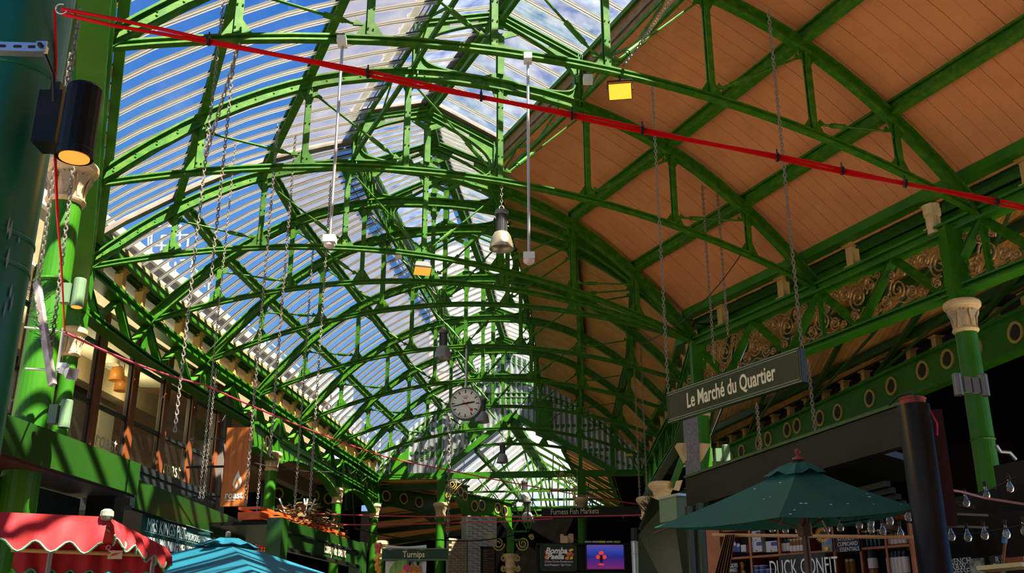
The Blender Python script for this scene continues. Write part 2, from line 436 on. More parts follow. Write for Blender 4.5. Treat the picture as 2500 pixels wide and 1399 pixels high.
# purlins
def run(par, name, s, z, prof, i0, i1, matl, split=True, up=(0, 0, 1), ext=0.0):
    segs = [(i0, min(3, i1)), (max(3, i0), i1)] if i0 < 3 < i1 else [(i0, i1)]
    for q0, q1 in segs:
        path = [rp(i, 0, s, z) for i in range(q0, q1 + 1)]
        m = MB(); m.sweep(path, prof, up=up); m.build(name, matl, par)
for s in (.115, .24):
    run(groof, 'purlin', s, za(s) + .034, iprof(.12, .20, .03, .03), 0, 10, M['green2'])
for s in (.765, .885):
    run(broof, 'purlin', s, za(s) + .030, iprof(.14, .22, .04, .04), 0, 10, M['green2'])
# base beams of the lantern, its eaves and ridge: two chords with lattice between
def lattice(par, name, s0, zlo, s1, zhi, w, h, pitch, matl, n_=10):
    for i in range(n_):
        m = MB()
        a0, a1 = rp(i, 0, s0, zlo), rp(i, 1, s0, zlo); b0, b1 = rp(i, 0, s1, zhi), rp(i, 1, s1, zhi)
        m.beam(a0, a1, w, h); m.beam(b0, b1, w, h)
        k = max(2, int((a1 - a0).length / pitch))
        for q in range(k):
            m.beam(a0.lerp(a1, q / k), b0.lerp(b1, (q + .5) / k), .02, .045); m.beam(b0.lerp(b1, (q + .5) / k), a0.lerp(a1, (q + 1) / k), .02, .045)
        m.build(name, matl, par)
lattice(lroof, 'lantern_curb', .376, 1.462, .372, 1.520, .06, .07, 1.5, M['green2'])
lattice(lroof, 'lantern_curb', .624, 1.462, .628, 1.520, .06, .07, 1.5, M['green2'])
for i in range(10):
    for s in (.370, .630):
        m = MB(); m.beam(rp(i, 0, s, 1.602), rp(i, 1, s, 1.602), .07, .08); m.build('lantern_eave', M['green2'], lroof)
lattice(lroof, 'ridge_beam', .5, 1.655, .5, 1.693, .08, .07, 1.2, M['green2'], 3)
for i in range(3, 10):
    m = MB(); m.beam(rp(i, 0, .5, 1.682), rp(i, 1, .5, 1.682), .14, .15); m.build('ridge_beam', M['green2'], lroof)
m = None
for i in range(10):
    m = MB(); m.beam(rp(i, 0, .5, 1.708), rp(i, 1, .5, 1.708), .30, .05); m.build('ridge_cap', M['lead'], lroof)
# louvre strips between the slopes and the lantern eaves
for i in range(10):
    m = MB(); m.plate([rp(i, 0, .6315, 1.522), rp(i, 1, .6315, 1.522), rp(i, 1, .633, 1.607), rp(i, 0, .633, 1.607)], (.02, 0, 0)); m.build('clerestory_panel', M['timber'], lroof)
    for s in (.3685, .6315):
        for q in range(2):
            z = 1.535 + .03 * q
            m = MB(); m.beam(rp(i, 0, s, z), rp(i, 1, s, z), .02, .13, (.5, 0, 1)); m.build('louvre_blade', M['lead'], lroof)
# ---- boarded east slope
BS = [.996, .955, .92, .88, .84, .80, .76, .72, .68, .628]
BN = [30, 15, 15, 9, 9, 12, 12, 12, 12, 9]
for i in range(10):
    nb = BN[i]
    for q in range(nb):
        g = .014 / nb
        m = MB(); surf(m, i, q / nb + g, (q + 1) / nb - g, BS, zr, off=random.uniform(-.004, .004), th=.03); m.build('board', M['board'] if i < 3 else M['board2'], broof)
# backing sheet above the boards so that the joints are dark
for i in range(10):
    m = MB(); sheet(m, i, 0, 1, BS, zr, off=.03); m.build('roof_felt', M['black'], broof)
# rim pieces at eaves and lantern foot
run(broof, 'wall_plate', .985, 1.098, [(-.10, -.10), (.10, -.10), (.10, .06), (-.10, .06)], 0, 10, M['green'])
run(groof, 'wall_plate', .015, 1.098, [(-.06, -.09), (.06, -.09), (.06, .06), (-.06, .06)], 0, 10, M['green'])
# ---- box gutters that carry the eaves
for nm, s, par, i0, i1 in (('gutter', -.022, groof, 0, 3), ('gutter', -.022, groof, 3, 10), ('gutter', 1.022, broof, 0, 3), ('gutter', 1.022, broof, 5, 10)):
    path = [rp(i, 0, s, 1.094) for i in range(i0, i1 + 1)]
    m = MB(); m.sweep(path, [(-.30, -.10), (.30, -.10), (.30, .06), (.25, .06), (.25, -.05), (-.25, -.05), (-.25, .06), (-.30, .06)], up=(0, 0, 1)); m.build(nm, M['dgreen'], par)  # darker green stands in for shade on gutters and bearing plates
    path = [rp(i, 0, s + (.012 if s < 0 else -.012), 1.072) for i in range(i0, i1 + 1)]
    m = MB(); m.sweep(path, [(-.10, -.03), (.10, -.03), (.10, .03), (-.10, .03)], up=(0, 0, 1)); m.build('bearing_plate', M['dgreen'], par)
# mossy strip along the left eaves
path = [rp(i, 0, .021, 1.112) for i in range(3, 11)]
m = MB(); m.sweep(path, [(-.03, -.045), (.03, -.045), (.03, .035), (-.03, .035)], up=(0, 0, 1)); m.build('mossy_fillet', M['moss'], groof)
# ================================================================ ground and rough shell
m = MB(); m.box(-60, 60, -30, 90, -.3, 0); tag(m.build('floor', mat('paving', (.24, .21, .17), .7, noise=(.18, .155, .125), nscale=3, bump=.2)), kind='structure')
def jpt(u, v, off=0.0): return PL(u, v, (LP['J'][0] * H, LP['J'][1] * H), (RP['J'][0] * H, RP['J'][1] * H)) 
# ---- cast-iron columns
cap_prof = [(.155, -.02), (.185, 0), (.195, .02), (.185, .04), (.16, .05), (.158, .12), (.165, .20), (.185, .27), (.225, .325), (.245, .335), (.245, .345), (.268, .36), (.275, .40), (.265, .43), (.235, .44), (.235, .45)]
def bell_capital(r):
    k = r / .16
    m = MB(); m.lathe([(a * k, b) for a, b in cap_prof], 28); return m.mesh('capital', M['cream'], smooth=False)
M['leaf'] = mat('capital_leaf', (.33, .27, .20), .6, noise=(.50, .37, .2), nscale=9)
def leaf_mesh(r):
    k = r / .16; m = MB(); pts = []
    for x, z in ((-.02, .06), (-.028, .13), (-.045, .20), (-.075, .27), (-.05, .29), (-.02, .27), (0, .30), (.02, .27), (.05, .29), (.075, .27), (.045, .20), (.028, .13), (.02, .06)):
        rr = .168 + max(0, z - .17) * .42
        pts.append(Vector((x * k, rr * k, z)))
    m.plate(pts, (0, .016, 0)); return m.mesh('leaf', M['leaf'])
CAPS = {}
def column(x, y, zcap, label, r=.15, ztop=None, rings=(), leaves=True, group=None, matl='green'):
    root = empty('column', (x, y, 0), label, 'column', group)
    m = MB(); m.lathe([(r * 1.25, 0), (r * 1.25, .25), (r * 1.06, .32), (r * 1.06, zcap * .5), (r * .98, zcap - .42)], 24, (x, y, 0)); m.build('shaft', M[matl], root)
    for z in rings:
        m = MB(); m.lathe([(r * 1.04, z - .02), (r * 1.12, z), (r * 1.04, z + .02)], 20, (x, y, 0)); m.build('band', M[matl], root)
    if r not in CAPS: CAPS[r] = (bell_capital(r), leaf_mesh(r))
    c = inst('capital', CAPS[r][0], root, (x, y, zcap - .45))
    if leaves:
        for q in range(8):
            o = inst('leaf', CAPS[r][1], c, (x, y, zcap - .45), (0, 0, q * PI / 4 + .3))
    if ztop:
        m = MB(); m.box(x - .13, x + .13, y - .15, y + .15, zcap, ztop); m.build('pier_box', M['green'], root)
        for sg in (-1, 1):
            m = MB()
            for q in range(5):
                for dx in (-.09, .09): rivet(m, Vector((x + dx, y - .15, zcap + .1 + (ztop - zcap - .2) * q / 4)), (0, -1, 0), .018)
        tag(m.build('rivets', M['green2'], root), kind='stuff')
    return root
def wz(z): return z * H + CAMZ
GR = 'cream capped green iron columns'
column(-.767 * H, 1.63 * H, wz(.82), 'stout green iron column with cream bell capital beside the restaurant windows', .165, wz(1.0), (wz(.3), wz(.6)), group=GR)
column(LP['C'][0] * H, LP['C'][1] * H, wz(.83), 'slim green column half hidden behind the stout left column', .12, wz(1.0), group=GR)
column(-.985 * H, 4.26 * H, wz(.825), 'green column with cream capital beside the tall wooden sign', .14, wz(.97), group=GR)
column(-.866 * H, 5.2 * H, wz(.83), 'green column with cream capital above the crates of the far left stall', .14, wz(.97), group=GR)
column(LP['J'][0] * H, LP['J'][1] * H, wz(.85), 'green column with cream capital at the left foot of the end gable', .13, wz(1.0), group=GR)
g1 = PH(1076, 1228, wz(.85)); g2 = PH(1420, 1215, wz(.85))
column(g1.x, g1.y, wz(.85), 'green column with gilded scroll bracket left of the gable opening', .15, wz(1.0), group=GR)
column(g2.x, g2.y, wz(.85), 'dark green column right of the gable opening, above the fish market sign', .14, wz(1.0), group=GR)
column(1.065 * H, 2.33 * H, wz(.81), 'green column with blush cream capital at the far right, under the scrollwork girder', .15, wz(1.0), (wz(.48),), group=GR)
column(RP['C'][0] * H, RP['C'][1] * H, wz(.83), 'green column behind the hanging dark market sign', .15, wz(1.0), group=GR)
# rain pipe head on top of the right girder over its column
m = MB(); m.lathe([(.10, 0), (.10, .28), (.125, .30), (.125, .42), (.14, .46)], 16, (1.045 * H, 2.37 * H, wz(1.0))); tag(m.build('rainwater_hopper', M['cream'], smooth=False), 'cream rainwater hopper standing on the right girder over its column', 'hopper')
# ---- lattice girders along the eaves
def stub_mesh():
    m = MB(); m.box(-.075, .075, -.075, .075, 0, .36); m.box(-.10, .10, -.10, .10, .36, .40); m.box(-.12, .12, -.12, .12, .40, .43); m.box(-.11, .11, -.11, .11, -.0, .04)
    return m.mesh('stub_post', M['stub'])
STUB = stub_mesh()
def girder(keys, side, label, zt_, zb_, scroll=False, stubs=3, bays=None):
    P_ = LP if side == 'L' else RP
    pts = [Vector((P_[k][0] * H, P_[k][1] * H, wz(zt_))) for k in keys]
    root = empty('lattice_girder', pts[0], label, 'girder')
    dz = Vector((0, 0, (zb_ - zt_) * H))
    m = MB(); m.sweep(pts, iprof(.26, .18, .12, .04), up=(0, 0, 1)); m.build('top_chord', M['green'], root)
    m = MB(); m.sweep([p + dz for p in pts], iprof(.26, .12, .10, .03), up=(0, 0, 1)); m.build('bottom_chord', M['green'], root)
    for a, b in zip(pts, pts[1:]):
        nd = [a, a.lerp(b, .5), b]
        for p, q in zip(nd, nd[1:]):
            lo = p.lerp(q, .5) + dz
            m = MB(); m.sweep([p + Vector((0, 0, -.06)), lo + Vector((0, 0, .04))], iprof(.13, .12, .03, .03), up=(0, 1, .2)); m.build('diagonal', M['green'], root)
            m = MB(); m.beam(lo + Vector((0, 0, .04)), q + Vector((0, 0, -.06)), .15, .03, (0, 1, .2)); m.build('diagonal', M['green2'], root)
        m = MB(); m.beam(a + Vector((0, 0, -.06)), a + dz, .10, .08); m.build('upright', M['green'], root)
        t = (b - a).normalized()
        for q in range(stubs):
            p = a.lerp(b, (q + .5) / stubs)
            inst('stub_post', STUB, root, p + Vector((0, 0, .08)), (0, 0, math.atan2(t.y, t.x)))
    return root, pts, dz
lg, _, _ = girder('zABC', 'L', 'green lattice girder along the near left eaves, beside the black lamp', 1.0, .885, stubs=4)
lg2, lpts, ldz = girder('CDEFGHIJ', 'L', 'green lattice girder with ochre stub posts along the left eaves over the restaurant', 1.0, .885)
rg, rpts, rdz = girder('zABC', 'R', 'green lattice girder with gilded scrollwork along the right eaves', 1.0, .84, stubs=2)
rg2, _, _ = girder('EFGHIJ', 'R', 'dark green lattice girder along the far right eaves, behind the hanging sign', 1.0, .86, stubs=3)
# gilded scrollwork in the right girder
def spiral(c, r0, r1, a0, turns, k=26):
    return [Vector((c[0] + (r0 + (r1 - r0) * i / k) * math.cos(a0 + turns * 2 * PI * i / k), 0, c[1] + (r0 + (r1 - r0) * i / k) * math.sin(a0 + turns * 2 * PI * i / k))) for i in range(k + 1)]
def scroll_mesh():
    # fills a triangle, apex down, width 1.5, depth .8
    m = MB()
    for c, r0, a0, tn in (((0, -.30), .20, -1.6, 1.9), ((-.30, -.17), .13, 2.6, -1.7), ((.30, -.17), .13, .5, 1.7), ((-.50, -.11), .07, 0, 1.5), ((.50, -.11), .07, PI, -1.5), ((.10, -.56), .09, 1.2, -1.6), ((-.13, -.53), .07, 2.2, 1.5)):
        m.sweep(spiral(c, r0, r0 * .22, a0, tn), [(-.012, -.012), (.012, -.012), (.012, .012), (-.012, .012)], side=(0, 1, 0))
        e_ = Vector((c[0], 0, c[1])); m.lathe([(.0, -.022), (.018, -.012), (.022, 0), (.018, .012), (0, .022)], 8, e_)
    for a_, b_, cc in (((-.2, -.30), (-.42, -.2), .05), ((.2, -.30), (.42, -.2), .05), ((.0, -.50), (.15, -.62), .04), ((0, -.1), (.3, -.04), .03), ((0, -.1), (-.3, -.04), .03)):
        pa, pb = Vector((a_[0], 0, a_[1])), Vector((b_[0], 0, b_[1]))
        m.sweep([pa.lerp(pb, t) + Vector((0, 0, cc * math.sin(PI * t))) for t in (0, .25, .5, .75, 1)], [(-.01, -.01), (.01, -.01), (.01, .01), (-.01, .01)], side=(0, 1, 0))
    return m.mesh('scrollwork', M['gold'])
SCR = scroll_mesh()
for a, b in zip(rpts[1:], rpts[2:]):
    t = (b - a).normalized(); ang = math.atan2(t.y, t.x); L_ = (b - a).length
    k = L_ / 2 / 1.5
    for q in (.25, .75): inst('scrollwork', SCR, rg, a.lerp(b, q) + Vector((0, 0, -.10)), (0, 0, ang), (k * .86, 1, 1.08)).rotation_euler = (0, 0, ang)
    for q in (0, .5, 1):
        if q == 1 and b is not rpts[-1]: continue
        inst('scrollwork', SCR, rg, a.lerp(b, q) + Vector((0, 0, -.86)), (PI, 0, ang), (k * .80, 1, 1.0))
# ---- arched plate girders with gilded rings
def torus(m, c, x, y, r, t, n=20, mi=0):
    m.sweep([c + x * (r * math.cos(2 * PI * i / n)) + y * (r * math.sin(2 * PI * i / n)) for i in range(n)], [(-t, -t), (t, -t), (t, t), (-t, t)], side=x.cross(y), closed=True, mi=mi)
def ring_arch(a, b, zs, zc, zt_, label, rings=(.12, .22, .78, .88), rr=.13, matl='green', th=.10, arch=True, flange=True):
    a = Vector((a[0], a[1], 0)); b = Vector((b[0], b[1], 0)); d = (b - a); L_ = d.length; d.normalize(); n = Vector((d.y, -d.x, 0))
    if n.y > 0: n = -n
    root = empty('arched_girder', Vector((a.x, a.y, zs)), label, 'girder')
    N_ = 16
    def zi(t): return zs + (zc - zs) * (1 - abs(2 * t - 1) ** 2.6) if arch else zs
    low = [a + d * (L_ * i / N_) + Vector((0, 0, zi(i / N_))) for i in range(N_ + 1)]
    m = MB(); m.plate(low + [b + Vector((0, 0, zt_)), a + Vector((0, 0, zt_))], n * th); m.build('web_plate', M[matl], root)
    if flange:
        m = MB(); m.sweep(low, [(-.14, -.02), (.14, -.02), (.14, .02), (-.14, .02)], side=n); m.build('arch_flange', M[matl], root)
        m = MB(); m.beam(a + Vector((0, 0, zt_)), b + Vector((0, 0, zt_)), .26, .06); m.build('top_flange', M[matl], root)
    for t in rings:
        c = a + d * (L_ * t) + Vector((0, 0, lerp(zi(t), zt_, .52))) + n * (th / 2 + .01)
        m = MB(); torus(m, c, d, Vector((0, 0, 1)), rr, .022); rg_ = m.build('ring', M['ringgold'], root)
        m = MB()
        z_ = Vector((0, 0, 1)); pts = []
        for i in range(32):
            an = 2 * PI * i / 32; q = rr * (.62 + .22 * abs(math.cos(2 * an)))
            pts.append(c + d * (q * math.cos(an)) + z_ * (q * math.sin(an)))
        m.plate(pts, n * .012); m.build('quatrefoil_opening', M['black'], rg_)
    return root
M['ringgold'] = mat('gilded_ring', (.50, .36, .10), .45, .3)
ring_arch((-1.0 * H, 3.95 * H), (-.985 * H, 4.26 * H), wz(.79), wz(.82), wz(.88), 'green plate girder with a gilded ring left of the column by the wooden sign', (.55,), .16, arch=False)
ring_arch((-.975 * H, 4.28 * H), (-.873 * H, 5.18 * H), wz(.785), wz(.845), wz(.885), 'broad green arched girder between the two far left columns', ())
ring_arch((-.859 * H, 5.22 * H), (-.775 * H, 5.87 * H), wz(.80), wz(.86), wz(.965), 'green arched girder with gilded rings at the left end of the gable', (.16, .35, .66, .85), .14)
# ---- a row of ring girders deep behind the left columns, in shade
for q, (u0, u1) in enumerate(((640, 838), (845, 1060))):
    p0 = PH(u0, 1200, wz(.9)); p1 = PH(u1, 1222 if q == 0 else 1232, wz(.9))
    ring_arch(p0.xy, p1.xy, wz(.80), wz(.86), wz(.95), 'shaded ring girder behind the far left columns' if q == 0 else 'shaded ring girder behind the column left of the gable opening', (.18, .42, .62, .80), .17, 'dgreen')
# ---- end gable: corrugated sheets in a green frame
gable = empty('wall_gable', W(*v2(LP['J']).lerp(v2(RP['J']), .5), 1.0), 'corrugated steel end gable in a green frame', 'wall', kind='structure')
_, jp, jd, jn = TR['J']
JS = (v2(RP['J']) - v2(LP['J'])).length * H
def js(u, v):
    p = jpt(u, v); a = W(*LP['J'], 1); return (p - a).dot(jd) / JS, (p.z - CAMZ) / H
oa = js(1252, 1018); ol = js(1078, 1152); orr = js(1492, 1150)
def glow(s):
    if s <= ol[0] or s >= orr[0]: return 1.0
    return 1.0 + (oa[1] - 1.0) * ((s - ol[0]) / (oa[0] - ol[0]) if s < oa[0] else (orr[0] - s) / (orr[0] - oa[0]))
def gup(s): return zr(s) + .006 if s < .37 or s > .63 else zl(s) + .004
cuts = [0.004, .115, .24, .378, .5, .622, .765, .885, .996]
for s0, s1 in zip(cuts, cuts[1:]):
    m = MB(); k = int((s1 - s0) * JS / .045); vs_ = []; fs = []
    for q in range(k + 1):
        s = lerp(s0, s1, q / k); o_ = .03 + .018 * (1 if q % 4 in (1, 2) else -1)
        vs_ += [jp(s, glow(s), o_), jp(s, max(gup(s), glow(s)), o_)]
        if q: fs.append((2 * q - 2, 2 * q, 2 * q + 1, 2 * q - 1))
    m.add(vs_, fs); m.build('corrugated_sheet', M['corr'], gable)
def gbeam(pa, pb, w=.14, h=.12, nm='rail', off=.0, mt='green'):
    m = MB(); m.beam(jp(*pa, off), jp(*pb, off), w, h, jn); m.build(nm, M[mt], gable)
gbeam((-.01, 1.0), (1.01, 1.0), .2, .14)
gbeam((ol[0] - .02, 1.0), (oa[0], oa[1] + .012), .18, .15, 'opening_rafter', .05); gbeam((oa[0], oa[1] + .012), (orr[0] + .02, 1.0), .18, .15, 'opening_rafter', .05)
for s in (.115, .24, .765, .885): gbeam((s, 1.0), (s, za(s)), .12, .10, 'stud')
for z, a_, b_ in ((1.13, .055, .25), (1.13, .75, .94), (1.27, .155, .378), (1.27, .622, .84), (1.42, .378, .622), (1.52, .378, .622)):
    gbeam((a_, z), (b_, z), .10, .09)
m = MB(); m.plate([jp(.06, 1.01, .06), jp(.112, 1.01, .06), jp(.112, 1.12, .06), jp(.06, 1.12, .06)], jn * .05); m.build('green_panel', M['green'], gable)
m = MB(); m.plate([jp(.345, 1.18, .06), jp(.40, 1.24, .06), jp(.40, 1.32, .06), jp(.345, 1.32, .06)], jn * .05); m.build('green_panel', M['green'], gable)
m = MB(); m.plate([jp(.60, 1.22, .06), jp(.66, 1.18, .06), jp(.66, 1.42, .06), jp(.60, 1.42, .06)], jn * .05); m.build('green_panel', M['green'], gable)
# gilded scroll brackets on the gable columns
def bracket(p, sx, label):
    m = MB()
    def P3(x, z): return Vector((x * sx, 0, z))
    for c, r0, a0, tn in (((.22, -.22), .19, PI, 2.2), ((.50, -.10), .08, PI, -1.6), ((.12, -.60), .10, PI / 2, 1.7), ((.08, -.85), .07, PI / 2, -1.5), ((.05, -1.02), .04, PI / 2, 1.2)):
        m.sweep([Vector((q.x * sx, 0, q.z)) for q in spiral(c, r0, r0 * .2, a0, tn)], [(-.015, -.015), (.015, -.015), (.015, .015), (-.015, .015)], side=(0, 1, 0))
    m.sweep([P3(.02, -1.1), P3(.2, -.6), P3(.42, -.32), P3(.75, -.03)], [(-.012, -.012), (.012, -.012), (.012, .012), (-.012, .012)], side=(0, 1, 0))
    m.v = [v + Vector(p) for v in m.v]
    return tag(m.build('scroll_bracket', M['ringgold']), label, 'bracket')
bracket((g1.x + .14, g1.y - .05, wz(.99)), 1, 'gilded scroll bracket left of the gable opening')
bracket((g2.x - .14, g2.y - .05, wz(.99)), -1, 'gilded scroll bracket right of the gable opening')
# ---- the next hall seen through the gable opening
hall = empty('roof_beyond', jp(.5, 1.0), 'lower pitched glass roof of the hall beyond the gable', 'roof', kind='structure')
ra = jp(oa[0], oa[1]); la = jp(ol[0] - .01, 1.0); rb = jp(orr[0] + .01, 1.0)
rend = PH(1337, 1150, ra.z); hv = rend - ra; HLn = hv.length; hv.normalize()
def hp(t, side, q):          # t along the hall 0..1, q from ridge (0) to eave (1)
    e_ = la if side < 0 else rb
    return (ra + hv * (HLn * t)).lerp(e_ + hv * (HLn * t), q)
NH = 14
for sd in (-1, 1):
    for q in range(NH):
        m = MB(); m.add([hp(q / NH, sd, 0), hp((q + 1) / NH, sd, 0), hp((q + 1) / NH, sd, 1), hp(q / NH, sd, 1)], [(0, 1, 2, 3)]); m.build('pane', M['glass3'], hall)
        if sd > 0:
            m = MB(); m.plate([hp(q / NH, sd, .5), hp((q + .96) / NH, sd, .5), hp((q + .96) / NH, sd, 1), hp(q / NH, sd, 1)], (0, 0, .04)); m.v = [p - Vector((0, 0, .08)) for p in m.v]; m.build('board', M['board2'], hall)
        m = MB(); m.sweep([hp((q + .5) / NH, sd, 0), hp((q + .5) / NH, sd, 1)], [(-.12, -.03), (.12, -.03), (.12, .03), (-.12, .03)], up=(0, 0, 1)); m.build('glazing_bar', M['white'], hall)
    for q in (.05, .5, .95):
        m = MB(); m.beam(hp(0, sd, q) - Vector((0, 0, .12)), hp(1, sd, q) - Vector((0, 0, .12)), .12, .16); m.build('purlin', M['green2'], hall)
m = MB(); m.beam(hp(0, 1, 0) - Vector((0, 0, .15)), hp(1, 1, 0) - Vector((0, 0, .15)), .14, .25); m.build('ridge_beam', M['green2'], hall)
for k in range(1, 6):
    t = k / 5; ht = empty('hall_truss', hp(t, 1, 0) - Vector((0, 0, 2)), ['', 'first slender green truss of the hall beyond the gable', 'second slender green truss of the hall beyond the gable', 'middle slender green truss of the hall beyond the gable', 'fourth slender green truss of the hall beyond the gable', 'slender green truss against the far glazed end wall'][k], 'roof truss', 'slender trusses of the hall beyond')
    o_ = Vector((0, 0, -.22))
    A_, B_, R_ = hp(t, -1, 1) + o_, hp(t, 1, 1) + o_, hp(t, 1, 0) + o_
    for nm, p, q, w in (('rafter', A_, R_, .09), ('rafter', B_, R_, .09), ('tie_beam', A_, B_, .06), ('king_post', R_, A_.lerp(B_, .5), .06)):
        m = MB(); m.beam(p, q, w, w); m.build(nm, M['green2'], ht)
    for p in (A_, B_):
        for f_ in (.33, .66):
            m = MB(); m.rod(p.lerp(R_, f_), p.lerp(A_.lerp(B_, .5), f_ + .12), .022, 6); m.build('strut', M['green2'], ht)
            m = MB(); m.rod(p.lerp(R_, f_), p.lerp(A_.lerp(B_, .5), max(.1, f_ - .3)), .018, 6); m.build('tie_rod', M['green2'], ht)
# far glazed end wall of that hall
ew = tag(empty('window_1', hp(1, 1, 0) - Vector((0, 0, 3)), 'far gable window with a black grid of glazing bars', 'window'), kind='structure')
E0, E1 = hp(1, -1, 1) + hv * .05, hp(1, 1, 1) + hv * .05
ex = (E1 - E0); ew_w = ex.length; ex.normalize(); zlow = PL(1300, 1243, E0.xy, E1.xy).z
def eup(t): return lerp(E0.z, ra.z, 1 - abs(2 * t - 1))
m = MB(); m.add([E0 + Vector((0, 0, zlow - E0.z)), E1 + Vector((0, 0, zlow - E1.z)), E1, hp(1, 1, 0) + hv * .05, E0], [(0, 1, 2, 3, 4)]); m.build('pane', glassmat('old_window_glass', (.9, .95, 1), .10, (.8, .82, .85), .05), ew)
for q in range(0, 17):
    t = q / 16; p = E0.lerp(E1, t)
    m = MB(); m.beam(Vector((p.x, p.y, zlow)), Vector((p.x, p.y, eup(t))), .05, .05); m.build('glazing_bar', M['iron'], ew)
zz = zlow
while zz < ra.z - .2:
    k = max(0, (zz - E0.z) / (ra.z - E0.z)) / 2
    m = MB(); m.beam(Vector((*E0.lerp(E1, k).xy, zz)), Vector((*E0.lerp(E1, 1 - k).xy, zz)), .05, .05); m.build('glazing_bar', M['iron'], ew); zz += .42
m = MB(); m.beam(Vector((*E0.xy, zlow)), Vector((*E1.xy, zlow)), .3, .2); m.build('sill_beam', M['green2'], ew)
# pale office block behind that window
ob = empty('office_building', (E0.x + 3, E0.y + 14, 0), 'pale office block seen through the far gable window', 'building')
bx0, by0 = E0.x - 4, E0.y + 14
m = MB(); m.box(bx0, bx0 + 10.5, by0, by0 + 6, 0, 26); m.build('wall', mat('pale_concrete', (.30, .31, .34), .8, noise=(.24, .25, .28), nscale=1), ob)
for i in range(6):
    for j in range(7):
        m = MB(); m.box(bx0 + .5 + i * 1.7, bx0 + 1.4 + i * 1.7, by0 - .05, by0 + .1, 3 + j * 3, 4.8 + j * 3); m.build('window', mat('far_pane', (.25, .30, .38), .2) if 'far_pane' not in bpy.data.materials else bpy.data.materials['far_pane'], ob)
# arched ring girders of the hall beyond
g3 = PH(1138, 1272, wz(.78)); g4 = PH(1247, 1362, wz(.62))
g3b = PL(1138, 1272, (g1.x, g1.y), (g1.x + hv.x, g1.y + hv.y)) if False else PH(1138, 1272, wz(.80))
column(g3.x, g3.y, wz(.78), 'narrow green column with cream capital in front of the white brick pier', .13, group=GR)
ring_arch(g1.xy, g3.xy, wz(.80), wz(.90), wz(.975), 'lit green ring girder running back from the gable opening', (.2, .45, .68, .86), .15)
g5 = PH(1247, 1290, wz(.78))
ring_arch(g3.xy, g5.xy, wz(.76), wz(.84), wz(.93), 'lit green arched girder with four gilded rings over the white brick pier', (.14, .30, .66, .82), .17)
# ---- right aisle roof behind the scrollwork girder
ra_dir = (v2(RP['C']) - v2(RP['Z'])).normalized(); ra_n = Vector((-ra_dir.y, ra_dir.x)); ra_n = ra_n if ra_n.x > 0 else -ra_n
aisle = empty('ceiling_aisle', (1.4 * H, 3 * H, wz(.9)), 'orange boarded roof of the right aisle behind the girder', 'ceiling', kind='structure')
b0 = PH(2487, 812, wz(.95)); b1 = PH(1787, 1119, wz(.95)); bd = (b1 - b0).normalized(); b0 = b0 - bd * 4; b1 = b1 + bd * 3.5
f0 = Vector((*(v2(RP['Z']) + ra_n * .28) * H, wz(1.36))); f1 = Vector((*(v2(RP['C']) + ra_n * .28 + ra_dir * .25) * H, wz(1.36)))
b0t, b1t = Vector((b0.x, b0.y, wz(1.06))), Vector((b1.x, b1.y, wz(1.06)))
NA = 60
for q in range(NA):
    p0, p1, q0, q1 = f0.lerp(f1, q / NA), f0.lerp(f1, (q + .95) / NA), b0t.lerp(b1t, q / NA), b0t.lerp(b1t, (q + .95) / NA)
    m = MB(); m.plate([p0, p1, q1, q0], (0, 0, .03)); m.build('board', M['board2'], aisle)
m = MB(); up_ = Vector((0, 0, .06))
for q in range(NA): m.add([f0.lerp(f1, q / NA) + up_, f0.lerp(f1, (q + 1) / NA) + up_, b0t.lerp(b1t, (q + 1) / NA) + up_, b0t.lerp(b1t, q / NA) + up_], [(0, 1, 2, 3)])
m.build('roof_felt', M['black'], aisle)
bo_ = Vector((-bd.y, bd.x, 0)); bo_ = bo_ if bo_.y > 0 else -bo_
m = MB(); m.plate([b0t - bo_ * .1, b1t - bo_ * .1, b1t + bo_ * 4.5 + Vector((0, 0, .3)), b0t + bo_ * 4.5 + Vector((0, 0, .3))], (0, 0, .05)); m.build('rear_sun_block', M['black'], aisle)  # extra panel added to keep sun off the girder stubs
for t in (.15, .5, .85):
    m = MB(); m.beam(f0.lerp(b0t, t) - Vector((0, 0, .12)), f1.lerp(b1t, t) - Vector((0, 0, .12)), .14, .18); m.build('purlin', M['dgreen'], aisle)
for k in range(6):
    t = (k + .6) / 6; p, q = f0.lerp(f1, t) - Vector((0, 0, .3)), b0t.lerp(b1t, t) - Vector((0, 0, .25))
    ht = empty('aisle_truss', q, 'dark slender truss under the right aisle roof, number %s from the right' % ('one', 'two', 'three', 'four', 'five', 'six')[k], 'roof truss', 'aisle trusses')
    pm = Vector((p.x, p.y, q.z + .25))
    for nm, a_, b_, w in (('rafter', p, q, .10), ('tie_rod', q, pm, .045), ('strut', q.lerp(p, .5), q.lerp(pm, .62), .05), ('strut', p, q.lerp(pm, .62), .045)):
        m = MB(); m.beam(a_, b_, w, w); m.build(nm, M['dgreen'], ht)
# glazed front slope of the aisle roof (towards the girder)
for q in range(16):
    t0, t1 = q / 16, (q + 1) / 16
    e0 = Vector((*(v2(RP['Z']) + ra_n * .09) * H, wz(1.06))); e1 = Vector((*(v2(RP['C']) + ra_n * .06 + ra_dir * .2) * H, wz(1.06)))
    m = MB(); m.add([e0.lerp(e1, t0), e0.lerp(e1, t1), f0.lerp(f1, t1), f0.lerp(f1, t0)], [(0, 1, 2, 3)]); m.build('pane', M['glass3'] if 8 < q < 14 else M['corr'], aisle)
    m = MB(); m.beam(e0.lerp(e1, t1), f0.lerp(f1, t1), .05, .09); m.build('glazing_bar', M['green'], aisle)
m = MB(); m.beam(e0, e1, .1, .14); m.build('front_purlin', M['green'], aisle)
